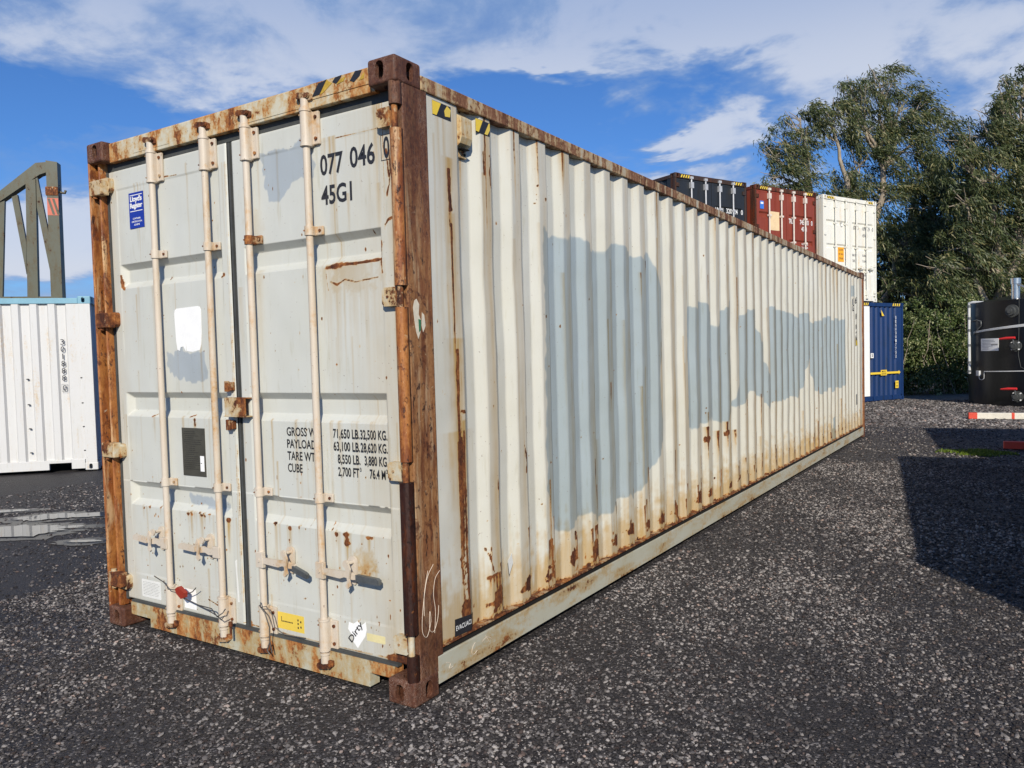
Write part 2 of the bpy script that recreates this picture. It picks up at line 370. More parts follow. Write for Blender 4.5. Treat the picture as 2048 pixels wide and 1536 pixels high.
# loose chippings: small angular stones lying on the near ground
def stones(N, area, smin, smax, seed, pale=1.0):
    r = np.random.default_rng(seed)
    x = r.uniform(area[0], area[1], N); y = r.uniform(area[2], area[3], N)
    nzx = (np.sin(x*1.7+1.3*np.sin(y*1.1))+np.sin(y*2.3+x*.9+2)+.6*np.sin(x*5.3+y*3.1)+.5*np.sin(y*7.1-x*4.3))*.2+.5
    lane = 1-.5*np.exp(-((x-.42)/.28)**2)*(y > .8)-.3*np.exp(-((x-1.75-.05*y)/.22)**2)*(y > 1.5)-.5*np.exp(-((y+.22)/.16)**2)*(x < 0)
    keep = (r.random(N) < (.24+.95*nzx)*lane) & ~((x < .0) & (x > -2.44) & (y > .02) & (y < 12.25))
    x, y = x[keep], y[keep]; N = len(x)
    phi = (1+5**.5)/2
    B = np.array([(-1, phi, 0), (1, phi, 0), (-1, -phi, 0), (1, -phi, 0), (0, -1, phi), (0, 1, phi), (0, -1, -phi), (0, 1, -phi), (phi, 0, -1), (phi, 0, 1), (-phi, 0, -1), (-phi, 0, 1)])/1.9
    F = np.array([(0, 11, 5), (0, 5, 1), (0, 1, 7), (0, 7, 10), (0, 10, 11), (1, 5, 9), (5, 11, 4), (11, 10, 2), (10, 7, 6), (7, 1, 8), (3, 9, 4), (3, 4, 2), (3, 2, 6), (3, 6, 8), (3, 8, 9), (4, 9, 5), (2, 4, 11), (6, 2, 10), (8, 6, 7), (9, 8, 1)])
    s = smin+(smax-smin)*r.random(N)**2.6
    V = B[None]*(1+r.uniform(-.32, .32, (N, 12, 3))); V *= np.stack([r.uniform(.75, 1.3, N), r.uniform(.6, 1, N), r.uniform(.35, .7, N)], -1)[:, None]
    a = r.uniform(0, 6.28, N); b_ = r.uniform(-.5, .5, N); ca, sa, cb, sb = np.cos(a), np.sin(a), np.cos(b_), np.sin(b_)
    X = V[..., 0]*cb[:, None]+V[..., 2]*sb[:, None]; Z = -V[..., 0]*sb[:, None]+V[..., 2]*cb[:, None]; Y = V[..., 1]
    X, Y = X*ca[:, None]-Y*sa[:, None], X*sa[:, None]+Y*ca[:, None]
    V = np.stack([X, Y, Z], -1)*s[:, None, None]*.5
    V[..., 0] += x[:, None]; V[..., 1] += y[:, None]; V[..., 2] += (s*.13)[:, None]
    Q = (F[None]+np.arange(N)[:, None, None]*12).reshape(-1, 3)
    tone = np.clip(r.random(N)**(1.35/pale)*(.72+.5*nzx[keep]), 0, 1); tn = np.repeat(np.stack([tone, r.random(N), r.random(N), np.ones(N)], -1)[:, None], 12, 1).reshape(-1, 4)
    return V.reshape(-1, 3), Q, tn
def m_stone():
    m, t, b = mat('chippings'); at = t.new('ShaderNodeAttribute', attribute_name='tone'); s = t.new('ShaderNodeSeparateColor'); t.link(at.outputs['Color'], s.inputs[0])
    c = t.ramp(s.outputs[0], [(0, (.024, .021, .021)), (.35, (.055, .049, .047)), (.62, (.125, .113, .108)), (1, (.34, .312, .29))])
    c = t.mix(t.rng(s.outputs[1], .8, 1, 0, .6), c, t.mix(1.0, c, (1.25, .85, .68), 'MULTIPLY'))
    n = t.noise(t.coord(), 300, 3, .6); c = t.mix(t.rng(n, .3, .7, 0, .35, False), c, t.mix(1.0, c, (.5, .5, .5), 'MULTIPLY'))
    t.set(b.inputs['Base Color'], c); b.inputs['Roughness'].default_value = .7; b.inputs['Specular IOR Level'].default_value = .35; return m
parts = [stones(200000, (-3.6, 3.2, -1.7, 2.8), .008, .026, 3), stones(90000, (-.2, 3.4, 2.8, 9), .011, .034, 4), stones(26000, (-8.5, -2.4, -.6, 4.2), .008, .032, 5), stones(34000, (-3.2, 2.8, 14.2, 22.8), .02, .080, 6, 1.5), stones(16000, (-1.4, 3.4, 8.6, 14.6), .014, .045, 7)]
V = np.concatenate([p[0] for p in parts]); off = np.cumsum([0]+[len(p[0]) for p in parts[:-1]])
Q = np.concatenate([p[1]+o for p, o in zip(parts, off)]); TN = np.concatenate([p[2] for p in parts])
chip = raw_mesh('loose_gravel', V, Q, m_stone(), None, False, TN, 'tone')
tag(chip, 'loose grey stone chippings scattered over the dark ground', 'gravel', kind='stuff')

# puddles: irregular sheets of standing water left of the big container
def m_water():
    m, t, b = mat('puddle_water'); b.inputs['Base Color'].default_value = (.05, .05, .05, 1); b.inputs['Roughness'].default_value = .04
    b.inputs['Specular IOR Level'].default_value = 1.0; b.inputs['IOR'].default_value = 2.3
    t.set(b.inputs['Normal'], t.bump(t.noise(t.coord(), 6, 3), .02, .01)); return m
MW = m_water()
MWET = m_plain('wet_ground', (.014, .013, .013), .32, var=.5, scale=40)
def puddle(cx, cy, a, b_, ang, seed, z=.0125):
    r = np.random.default_rng(seed); n = 72; ph = r.random(8)*6.28; pts = []
    for i in range(n):
        th = 2*math.pi*i/n; k = 1+.16*math.sin(2*th+ph[0])+.13*math.sin(3*th+ph[1])+.10*math.sin(5*th+ph[2])+.07*math.sin(9*th+ph[3])+.09*math.sin(17*th+ph[4])+.07*math.sin(29*th+ph[5])
        x, y = a*k*math.cos(th), b_*k*math.sin(th); pts.append((cx+x*math.cos(ang)-y*math.sin(ang), cy+x*math.sin(ang)+y*math.cos(ang)))
    mb = MB(); mb.prism(pts, 'z', z-.003, z); o = mb.build('puddle', MW); o['kind'] = 'structure'
    w_ = MB(); w_.prism([(cx+(x-cx)*1.22+(x-cx)/max(math.hypot(x-cx, y-cy), .01)*.10, cy+(y-cy)*1.22+(y-cy)/max(math.hypot(x-cx, y-cy), .01)*.10) for x, y in pts], 'z', .001, .004+.0004*seed); w_ = w_.build('wet_ground', MWET); w_['kind'] = 'structure'; return o
#PUDDLES
puddle(-6.05, 1.02, .66, .25, rad(40), 1); puddle(-6.30, 1.68, .42, .17, rad(40), 2); puddle(-7.3, 1.45, .34, .10, rad(42), 3); puddle(-4.85, 1.15, .17, .045, rad(35), 6)

# ------------------------------------------------------------------ shared container hardware
def stadium(r, half, n=10):
    return [(r*math.cos(a), half+r*math.sin(a)) for a in np.linspace(0, math.pi, n)]+[(r*math.cos(a), -half+r*math.sin(a)) for a in np.linspace(math.pi, 2*math.pi, n)]
def casting_mesh():
    cx, cy, cz = .162, .178, .118
    body = MB().box(-cx, 0, 0, cy, 0, cz).build('tmp', None); bv = body.modifiers.new('b', 'BEVEL'); bv.width = .014; bv.segments = 4
    cuts = [MB().box(-cx+.024, -.024, .024, cy-.024, .022, cz-.022),
            MB().prism([(x-.089, z+.056) for x, z in stadium(.024, .017)], 'y', -.03, .06),
            MB().prism([(y+.100, z+.056) for y, z in stadium(.024, .017)], 'x', -.06, .03),
            MB().prism([(x-.078, y+.089) for x, y in stadium(.031, .027)], 'z', -.05, cz+.05)]
    tmp = [body]
    for i, c in enumerate(cuts):
        o = c.build('tmp', None); tmp.append(o); q = body.modifiers.new('c%d' % i, 'BOOLEAN'); q.operation = 'DIFFERENCE'; q.solver = 'EXACT'; q.object = o
    dg = bpy.context.evaluated_depsgraph_get(); dg.update(); me = bpy.data.meshes.new_from_object(body.evaluated_get(dg))
    for o in tmp: bpy.data.objects.remove(o)
    for p in me.polygons: p.use_smooth = False
    me.name = 'corner_casting'; return me
CAST = casting_mesh()
def casting(parent, m, x, y, z, mx, my, mz):
    """mx,my,mz True = mirrored along that axis about the casting's outer corner"""
    me = CAST.copy(); S = Matrix.Diagonal((-1 if mx else 1, -1 if my else 1, -1 if mz else 1, 1)); me.transform(Matrix.Translation((x, y, z)) @ S)
    if (mx+my+mz) % 2: me.flip_normals()
    return link_mesh('corner_casting', me, m, parent)
def corr_profile(y0, y1, pitch, flat, slope, depth, first=0.0, x_out=-.012):
    pts = [(y0, x_out)]; y = y0+first
    pts.append((y+1e-4, x_out)); inner = pitch-flat-2*slope
    while y+pitch < y1-.02:
        pts += [(y+slope, x_out-depth), (y+slope+inner, x_out-depth), (y+pitch-flat, x_out), (y+pitch, x_out)]; y += pitch
    pts.append((y1, x_out)); return pts

M_RUBBER = m_plain('rubber_gasket', (.055, .058, .056), .7, var=.3)
M_BLACK = m_plain('black_marking', (.022, .022, .026), .5, var=.15)
M_WHITE = m_plain('white_marking', (.80, .80, .78), .5, var=.04)
M_YEL = m_plain('yellow_sticker', (.78, .55, .05), .45, var=.06)
M_ORANGE = m_plain('orange_sticker', (.85, .38, .02), .45, var=.05)
M_GRIME_SHADE = m_plain('dark_grime_and_shade', (.007, .006, .005), .9, var=.4)  # near-black; in the bottom-rail gap this colour stands for shade

def plate(name, plane, u0, u1, v0, v1, off, m, parent, t=.0012, r=.0, poly=None):
    if poly is None:
        if r:
            poly = []
            for cx, cy, a0 in ((u1-r, v1-r, 0), (u0+r, v1-r, 90), (u0+r, v0+r, 180), (u1-r, v0+r, 270)):
                poly += [(cx+r*math.cos(rad(a0+k*22.5)), cy+r*math.sin(rad(a0+k*22.5))) for k in range(5)]
        else: poly = [(u0, v0), (u1, v0), (u1, v1), (u0, v1)]
    mb = MB()
    if plane == 'door': mb.prism(poly, 'y', off-t, off)
    else: mb.prism(poly, 'x', off, off+t)
    return mb.build(name, m, parent)
def hazard(plane, u0, u1, v0, v1, off, parent, n=4, lean=.5, t=.0012, name='hazard_tape'):
    """black tape with yellow slanted bars, one mesh with two materials"""
    o = plate(name, plane, u0, u1, v0, v1, off, M_BLACK, parent, t)
    mb = MB(); w = (u1-u0)/n; h = v1-v0
    for i in range(n):
        a = u0+w*i+w*.12; q = [(a, v0+.001), (a+w*.5, v0+.001), (min(a+w*.5+h*lean, u1), v1-.001), (min(a+h*lean, u1), v1-.001)]
        if plane == 'door': mb.prism(q, 'y', off-t-.0012, off-t-.0002)
        else: mb.prism(q, 'x', off+t+.0002, off+t+.0012)
    mb.build('yellow_bars', M_YEL, o); return o

# ------------------------------------------------------------------ THE BIG RUSTY CONTAINER
Wd, Hh, Ln = 2.438, 2.896, 12.192
CT = empty('shipping_container', (0, 0, 0))
tag(CT, 'large rusty light grey forty foot shipping container with faded blue patches, filling the foreground', 'shipping container')
PAINT = (.545, .555, .515); PAINT_S = (.585, .58, .52); BLUEGREY = (.335, .392, .415)
M_SIDE = m_paint('side_paint', PAINT_S, BLUEGREY, rust=0.0, wear=True, rough=.42, dirt=.30)
M_DOOR = m_paint('door_paint', PAINT, (.36, .40, .43), rust=0.0, wear=True, rough=.4, dirt=.22)
M_FRAME = m_paint('frame_paint_rusting', (.50, .50, .42), rust=-.06, stain=.8, rs=(1, 1, .35), dirt=.8, tan=.08)
M_HEAD = m_paint('header_paint_rusting', (.56, .53, .42), rust=.0, stain=1.0, rs=(1, 1, .4), amp=(.85, .6), tan=.10)
def m_rustbar(name, base, light, dark, tan=(.50, .36, .19), sz=.16, fz=.4, gloss=.5, amt=(.50, .56, .60), scratch=0.0, paint=0.0):
    """layers of scale with hard broken edges: base rust, fresh orange runs, tan film, dark flakes, pits, scratches"""
    m, t, b = mat(name); v = t.coord()
    def L(zs, sc_, lo, w, loc, det=8, ro=.72, dist=.35):
        n = t.noise(t.coord((1, 1, zs), loc=loc), sc_, det, ro, dist); return t.rng(n, lo, lo+w), n
    f = t.noise(t.coord((1, 1, .7)), 70, 8, .8); g_ = t.noise(t.coord((1, 1, .3), loc=(5, 5, 5)), 7, 5, .65)
    col = t.mix(t.rng(f, .35, .65, 0, 1, False), t.mix(1.0, base, (.66, .58, .52), 'MULTIPLY'), base)
    m1, n1_ = L(sz, 24, amt[0]-.10, .20, (1, 2, 3), 6, .6, .1); big_, _ = L(.5, 4.5, .44, .14, (4, 4, 4), 5, .6, .2); col = t.mix(t.math('MULTIPLY', big_, .55), col, t.mix(1.0, base, (.42, .34, .30), 'MULTIPLY')); col = t.mix(t.math('MULTIPLY', m1, .85), col, t.mix(t.rng(f, .35, .65, 0, 1, False), t.mix(1.0, light, (.62, .5, .4), 'MULTIPLY'), light))
    m2, _ = L(sz*.6, 19, amt[1]-.05, .15, (7, 1, 2), 6, .6, .1); col = t.mix(t.math('MULTIPLY', m2, .75), col, tan)
    m3, n3 = L(fz*1.3, 38, amt[2]-.005, .04, (2, 8, 4), 8, .75, .3); m7, _ = L(.16, 9, .60, .10, (1, 9, 9), 8, .7, .2); col = t.mix(t.math('MULTIPLY', m7, .75), col, dark); col = t.mix(t.math('MULTIPLY', m3, .9), col, dark)
    m4, _ = L(.30, 30, .61, .03, (9, 3, 1), 6, .7); col = t.mix(t.math('MULTIPLY', m4, .9), col, t.mix(1.0, dark, (.5, .45, .4), 'MULTIPLY'))
    m5, _ = L(.6, 60, .64, .03, (3, 3, 9), 5, .7); col = t.mix(t.math('MULTIPLY', m5, .6), col, tan)
    m8, _ = L(.75, 11, .565, .025, (8, 2, 6), 10, .78, .6); col = t.mix(t.math('MULTIPLY', m8, .8), col, t.mix(t.rng(f, .4, .6), dark, t.mix(1.0, base, (.6, .45, .4), 'MULTIPLY')))
    if paint:
        m6, _ = L(.8, 14, .625, .015, (6, 6, 2), 12, .78, .8); col = t.mix(t.math('MULTIPLY', m6, paint), col, t.mix(t.rng(f, .4, .6), (.52, .46, .33), (.42, .30, .17)))
    if scratch:
        sp = t.new('ShaderNodeSeparateXYZ'); t.link(v, sp.inputs[0]); hi = t.math('ADD', t.rng(sp.outputs[2], 1.9, 2.7), t.rng(sp.outputs[2], .75, .2), clamp=True)
        col = t.mix(t.math('MULTIPLY', hi, .80), col, t.ramp(t.math('ADD', t.math('MULTIPLY', f, .7), t.math('MULTIPLY', g_, .3)), [(.36, (.024, .009, .006)), (.5, (.085, .030, .016)), (.64, (.17, .072, .038))]))
        w = t.noise(t.coord((1, 1, .6), loc=(1, 7, 3)), 30, 6, .8, 2.5); ln = t.rng(t.math('ABSOLUTE', t.math('SUBTRACT', w, .5)), .0, .010, 1, 0)
        col = t.mix(t.math('MULTIPLY', t.math('MULTIPLY', ln, t.math('ADD', t.math('MULTIPLY', hi, scratch), .08)), t.rng(g_, .42, .6)), col, (.62, .48, .38))
    t.set(b.inputs['Base Color'], col); t.set(b.inputs['Roughness'], t.rng(f, .3, .7, gloss, gloss+.3, False)); b.inputs['Specular IOR Level'].default_value = .4
    h = t.math('ADD', t.math('ADD', t.math('MULTIPLY', m3, -.5), t.math('MULTIPLY', f, .6)), t.math('MULTIPLY', m1, .25))
    t.set(b.inputs['Normal'], t.bump(h, .6, .005)); return m
M_POST = m_rustbar('rusted_post', (.225, .088, .034), (.36, .185, .075), (.034, .011, .007), tan=(.44, .31, .18), paint=.5, scratch=.9, amt=(.48, .56, .585))
M_POSTD = m_rustbar('dark_rust_cover', (.040, .013, .007), (.12, .036, .010), (.010, .005, .004), tan=(.22, .08, .02), gloss=.35, amt=(.60, .66, .58))
M_JBAR = m_rustbar('orange_rust_bar', (.29, .092, .024), (.46, .195, .052), (.050, .014, .007), tan=(.56, .38, .20), paint=.7, amt=(.49, .58, .585), gloss=.36, sz=.22)
RUSTD = [(0.0, (.014, .006, .005)), (.4, (.045, .016, .009)), (.62, (.085, .03, .014)), (.85, (.17, .065, .028)), (1, (.32, .18, .10))]
M_CAST = m_rustbar('rusted_casting', (.105, .038, .018), (.22, .085, .032), (.022, .009, .006), sz=.6, fz=.8, tan=(.36, .20, .11), scratch=.8, amt=(.55, .62, .60))
M_RAIL = m_paint('top_rail_rust', (.46, .42, .33), rust=.03, stain=1, rs=(1, 1, .10), amp=(.9, .5), tan=.04, rustcol=[(0, (.022, .009, .006)), (.35, (.085, .034, .018)), (.6, (.19, .085, .042)), (.8, (.32, .19, .11)), (1, (.42, .32, .22))])
M_BRAIL = m_paint('bottom_rail_paint', (.47, .47, .40), rust=-.24, stain=.35, rs=(.25, .25, 1), dirt=.5)
M_BAR = m_paint('bar_paint', (.58, .515, .435), rust=-.36, stain=.3, rs=(1, 1, .3), dirt=.4)
M_KEEP = m_paint('rusty_hardware', (.42, .35, .27), rust=.1, rs=(1, 1, .6))
M_HINGE = m_paint('hinge_paint', (.53, .50, .40), rust=-.06, stain=.5, rs=(1, 1, .6))
M_STEEL = m_plain('worn_grey_steel', (.16, .17, .17), .45, .6, var=.3, scale=30)
M_WIRE = m_plain('wire', (.12, .11, .10), .5, .5)

# castings
for z, mz in ((0, False), (Hh, True)):
    for x, mx in ((0, False), (-Wd, True)):
        for y, my in ((0, False), (Ln, True)): casting(CT, M_CAST, x, y, z, mx, my, mz)
# near-right post: side plate and the rounded bar in front of it, notched at the hinges
HZ = (2.632, 1.848, 1.069, .281)
p = MB().prism([(-.004, .048), (-.004, .217), (-.03, .217), (-.03, .06), (-.085, .06), (-.085, .048)], 'z', .112, Hh-.112)
p.build('corner_post', M_POST, CT, bevel=.006)
JP = [(-.005, .047), (-.002, .030), (-.006, .014), (-.017, .004), (-.031, .001), (-.045, .005), (-.055, .016), (-.058, .032), (-.055, .047)]
for a, b_ in ((.112, .232), (1.112, 1.80), (1.896, 2.582), (2.686, Hh-.112)): MB().prism(JP, 'z', a, b_, smooth=True).build('door_guard_bar', M_POSTD if a < .2 else M_POST if a > 2.6 else M_JBAR, CT)
MB().prism([(-.003, .047), (.0, .03), (-.004, .008), (-.018, -.002), (-.05, -.001), (-.061, .012), (-.061, .047)], 'z', .33, 1.02, smooth=False).build('guard_cover', M_POSTD, CT, bevel=.004)
# near-left post: open channel
p = MB(); p.prism([(-Wd+.004, .217), (-Wd+.004, .006), (-Wd+.010, .0), (-Wd+.019, .006), (-Wd+.022, .078), (-Wd+.058, .078), (-Wd+.058, .036), (-Wd+.065, .030), (-Wd+.072, .036), (-Wd+.074, .11), (-Wd+.03, .11), (-Wd+.03, .217)], 'z', .112, Hh-.112)
p.build('corner_post', M_JBAR, CT, bevel=.003)
for x0, x1 in ((-.16, -.004), (-Wd+.004, -Wd+.16)):
    MB().box(x0, x1, Ln-.19, Ln-.012, .112, Hh-.112).build('corner_post', M_JBAR, CT, bevel=.006)
# header with hazard tape remains, and sill
HM = Matrix.Translation((-.0440, .052, -.0301)) @ Matrix.Diagonal((1.0192, 1, 1.0192, 1))
hd = MB(); hd.prism([(-.004, 2.752), (-.004, 2.858), (.004, 2.866), (.06, 2.866), (.06, 2.80), (.03, 2.752)], 'x', -2.189, -.117)
hd.build('header_beam', M_HEAD, CT, bevel=.003, M=HM)
each([MB().box(-.52, -.118, -.0075, -.0045, 2.79, 2.862), MB().box(-1.02, -.55, -.0065, -.0045, 2.765, 2.855), MB().box(-1.95, -1.62, -.006, -.0045, 2.77, 2.853)], 'header_patch', M_HEAD, CT, .001, M=HM)
M_DYEL = m_plain('dull_yellow_tape', (.42, .27, .035), .6, var=.35, scale=30)
def torn(pts, mt, nm='hazard_tape', off=-.0085):
    mt = M_DYEL if mt is M_YEL else mt
    o = plate(nm, 'door', 0, 0, 0, 0, off, mt, CT, .0008, poly=pts); o.data.transform(HM); return o
torn([(-.505, 2.800), (-.455, 2.803), (-.405, 2.862), (-.43, 2.858), (-.46, 2.855)], M_BLACK); torn([(-.453, 2.802), (-.43, 2.806), (-.372, 2.838), (-.395, 2.852), (-.404, 2.861)], M_YEL)
torn([(-.37, 2.842), (-.345, 2.83), (-.32, 2.848), (-.31, 2.862), (-.352, 2.859)], M_BLACK); torn([(-.345, 2.826), (-.30, 2.832), (-.285, 2.852), (-.318, 2.845)], M_YEL)
torn([(-.26, 2.826), (-.235, 2.815), (-.20, 2.835), (-.185, 2.858), (-.225, 2.862)], M_BLACK); torn([(-.205, 2.816), (-.176, 2.818), (-.170, 2.845), (-.19, 2.832)], M_YEL)
sl = MB(); sl.prism([(-2.0, .050), (-.268, .050), (-.268, .118), (-.117, .118), (-.117, .174), (-2.189, .174), (-2.189, .10), (-2.0, .10)], 'y', -.002, .06)
sl.build('door_sill', M_FRAME, CT, bevel=.003, M=HM)
MB().box(-2.189, -.10, .002, .03, .174, .186).build('sill_seal', M_RUBBER, CT, M=HM)

# door leaves: sheet with three pressed recesses, painted wear
RZ = (2.165, 1.418, .893)
cvD = Canvas(-2.44, 0, .15, 2.75, .005, 5)
c = cvD
c.poly([(-.93, 2.60), (-.57, 2.63), (-.55, 2.44), (-.65, 2.45), (-.75, 2.41), (-.81, 2.36), (-.88, 2.36), (-.91, 2.46)], 'B', 1, .03)
c.poly([(-1.78, 1.66), (-1.72, 1.62), (-1.65, 1.67), (-1.60, 1.63), (-1.43, 1.66), (-1.43, 1.49), (-1.60, 1.47), (-1.73, 1.50), (-1.78, 1.55)], 'B', 1, .03)
c.poly([(-1.68, .845), (-1.33, .82), (-1.33, .775), (-1.68, .78)], 'B', .9, .02); c.blur('B', 4)
c.line([(-.50, 2.012), (-.40, 2.02), (-.32, 2.014), (-.20, 2.02), (-.145, 2.022)], .0085, 1.0, wob=.01); c.line([(-.50, 2.008), (-.40, 2.017)], .014, .95)
c.line([(-.47, 1.94), (-.43, 1.925), (-.38, 1.945), (-.31, 1.93), (-.25, 1.935), (-.17, 1.94)], .0045, .75); c.line([(-.50, 1.98), (-.49, 1.90)], .004, .8)
c.blob(-.32, 1.95, .22, .09, .55, 'G'); c.line([(-.145, 2.10), (-.145, 1.96)], .007, .8)
for i in range(10): c.streak(-.50+.038*i+random.uniform(-.02, .02), 2.0, random.uniform(.05, .7), random.uniform(.01, .03), .5, 'G')
for u in (-.475, -.40, -.30, -.25, -.19, -.155, -.13): c.streak(u+random.uniform(-.02, .02), 1.93, random.uniform(.3, 1), random.uniform(.006, .03), random.uniform(.2, .5), 'G')
for u, v, L, w, k in ((-.155, 2.74, .62, .022, .95), (-.13, 2.74, .4, .012, .8), (-.09, 2.58, .9, .016, .5), (-.25, 2.6, .55, .03, .35), (-.15, 2.35, .3, .02, .8), (-.075, 2.5, 1.9, .01, .7),
                      (-.98, 2.03, .5, .03, .4), (-1.12, 1.95, .4, .02, .4)): c.streak(u, v, L, w, k, 'G')
c.line([(-.115, 2.72), (-.118, 2.15)], .0035, .62, wob=.006); c.line([(-.10, 2.5), (-.085, 2.38)], .006, .8); c.line([(-.085, 2.52), (-.075, 2.40), (-.10, 2.30)], .006, .75)
c.streak(-.145, 2.72, .25, .006, .7)
c.line([(-.115, 2.17), (-.10, 2.19), (-.07, 2.20)], .007, .9)
for i in range(22):  # rust weeping from chipped edges below the lowest recess
    u = random.choice([random.uniform(-2.15, -1.3), random.uniform(-1.65, -1.45), random.uniform(-1.05, -.2)]); z = .745
    c.blob(u, z+random.uniform(-.012, .008), random.uniform(.006, .018), random.uniform(.005, .012), random.uniform(.5, .95)); c.streak(u, z, random.uniform(.03, .1), .006, .7, 'G')
for u, z, a, b_ in ((-.425, .70, .022, .03), (-.43, .74, .02, .014), (-.285, .738, .03, .014), (-.60, .725, .022, .016), (-.82, .735, .012, .01), (-1.30, .73, .02, .012), (-1.53, .735, .018, .008), (-1.62, .745, .02, .006)):
    c.blob(u, z, a, b_, 1.0); c.streak(u, z, .18, .014, 1.0, 'G')
c.blob(-.315, .585, .055, .055, .55); c.blob(-.315, .60, .075, .075, .9, 'G')
for i in range(260):
    u = random.uniform(-2.3, -.1); z = random.choice([random.uniform(.2, .8), random.uniform(.2, 2.6)]); c.blob(u, z, random.uniform(.002, .006), random.uniform(.003, .011), random.uniform(.5, .95))
for i in range(130):
    u = random.choice([random.uniform(-2.3, -.1), random.uniform(-.55, -.08)]); z = random.choice([random.uniform(.3, 2.65), .74, 2.02, 1.27, 2.60]); c.streak(u, z, random.uniform(.1, .8), random.uniform(.002, .012), random.uniform(.25, .7), 'G')
yel = np.clip((c.U[None, :]+.42)/.35, 0, 1)*.34*np.clip(.3+c.ns+.4*c.n1, 0, 1.3)+np.clip((-2.12-c.U[None, :])/.2, 0, 1)*.4*np.clip(.3+c.ns, 0, 1.2)+np.clip((.5-c.V[:, None])/.4, 0, 1)*.22*c.ns
c.G = np.maximum(c.G, yel)
for u in (-1.205, -1.215): c.line([(u, 2.6), (u, .3)], .004, .5, wob=.01)
c.line([(-1.86, 1.83), (-1.78, 1.829)], .003, .45); c.line([(-1.95, 1.275), (-1.90, 1.29)], .004, .8); c.line([(-1.60, 1.278), (-1.56, 1.288)], .004, .8)
c.line([(-1.555, 1.265), (-1.555, 1.235)], .008, .95); c.streak(-1.555, 1.24, .06, .012, .9, 'G')
c.line([(-2.19, 2.1), (-2.185, 2.03), (-2.16, 2.02)], .007, .95); c.line([(-1.28, 2.03), (-1.25, 2.035)], .009, .95); c.streak(-2.34, .33, .12, .03, 1); c.blob(-2.33, .29, .05, .06, .85)
c.blob(-.09, .235, .045, .06, 1.0); c.blob(-.13, .19, .07, .022, 1.0); c.line([(-1.21, .19), (-.9, .186), (-.5, .184), (-.08, .19)], .005, .55); c.line([(-1.16, 1.0), (-1.165, .6), (-1.16, .22)], .004, .7); c.blob(-1.16, .195, .03, .03, .9)
c.line([(-1.50, .275), (-1.42, .255), (-1.35, .24)], .004, .85); c.line([(-1.62, 2.604), (-1.75, 2.61)], .004, .75); c.line([(-.40, 2.60), (-.12, 2.60)], .0035, .65)
for z0 in (.6, .9, 1.4, 2.1): c.streak(-.07, z0, .5, .012, .45, 'G'); c.streak(-2.30, z0, .5, .02, .45, 'G')
c.blob(-1.0, 2.25, .07, .10, .25, 'G')
def leaf_grid(x0, x1, rx0, rx1):
    xs = np.linspace(x0, x1, int((x1-x0)/.005)+1); zs = np.unique(np.concatenate([np.arange(.178, 2.714, .0055)]+[np.array([t, t-.034, t-.105, t-.142]) for t in RZ]))
    X, Z = np.meshgrid(xs, zs); depth = np.zeros_like(X)
    for t in RZ:
        dz = np.minimum(np.clip((t-Z)/.034, 0, 1), np.clip((Z-(t-.142))/.037, 0, 1)); dx = np.minimum(np.clip((X-rx0)/.030, 0, 1), np.clip((rx1-X)/.012, 0, 1))
        depth = np.maximum(depth, np.minimum(dz, dx))
    y = .0325+.036*depth
    in_x = (X > rx0-.004) & (X < rx1+.004) & (Z > .338) & (Z < 2.602)
    y = np.where(in_x, y+.0015, .0315)
    h, w = X.shape; y = y+(fbm(h, w, 60, 60, int(-x0*100), 3)-.5)*.010*in_x
    # rounded outer edge of the leaf
    e = np.minimum.reduce([X-x0, x1-X, Z-zs[0], zs[-1]-Z]); y = y+np.clip(1-e/.008, 0, 1)**2*.008
    return X, Z, y
def make_leaf(x0, x1, rx0, rx1):
    X, Z, y = leaf_grid(x0, x1, rx0, rx1)
    o = grid_mesh('door', np.stack([X, y, Z], -1), M_DOOR, CT, True, cvD.sample(X.ravel(), Z.ravel()))
    MB().box(x0+.004, x1-.004, .075, .09, .18, 2.71).build('door_core', M_RUBBER, o)
    return o
DR = make_leaf(-1.150, -.050, -1.075, -.140); DL = make_leaf(-2.270, -1.196, -2.19, -1.262)
tag(DL); tag(DR)
gs = MB(); gs.box(-2.30, -.02, .040, .075, 2.715, 2.77); gs.box(-1.1955, -1.1505, .044, .075, .17, 2.715); gs.box(-2.33, -2.2705, .030, .075, .17, 2.715); gs.box(-.0495, -.005, .036, .06, .17, 2.715)
gs.box(-1.180, -1.166, .034, .044, .17, 2.71)
gs.build('door_seal', M_RUBBER, DR)

YB = -.0015                                     # the bars' axis, 33 mm proud of the leaf
def bracket(d, x, z0, z1, m=M_BAR):
    """housing half-round over the bar with a bolted flange on its right"""
    mb = MB(); mb.cyl((x, YB, z0), (x, YB, z1), .026, n=20); mb.box(x-.026, x+.026, YB, .031, z0, z1); mb.box(x+.02, x+.066, .017, .031, z0+.004, z1-.004)
    for z in (z0, z1): mb.cyl((x, YB, z-.005), (x, YB, z+.005), .0295, n=20)
    o = mb.build('bar_bracket', m, d, bevel=.003)
    each([MB().cyl((x+.048, .019, z), (x+.048, .010, z), .0085, n=8) for z in (z0+.03, z1-.03)]+[MB().cyl((x-.016, YB-.015, z), (x-.016, YB-.025, z), .004, n=8) for z in (z0+.022, z1-.022)], 'bolt', M_KEEP, d)
def guide(d, x, z, m=M_BAR):
    mb = MB(); mb.cyl((x, YB, z-.022), (x, YB, z+.022), .024, n=18); mb.box(x-.022, x+.022, YB, .031, z-.022, z+.022); mb.box(x+.018, x+.068, .018, .031, z-.021, z+.021)
    mb.build('bar_guide', m, d, bevel=.004)
    each([MB().cyl((x+.05, .020, z), (x+.05, .012, z), .007, n=8), MB().cyl((x-.012, YB-.015, z), (x-.012, YB-.025, z), .004, n=8)], 'bolt', M_KEEP, d)
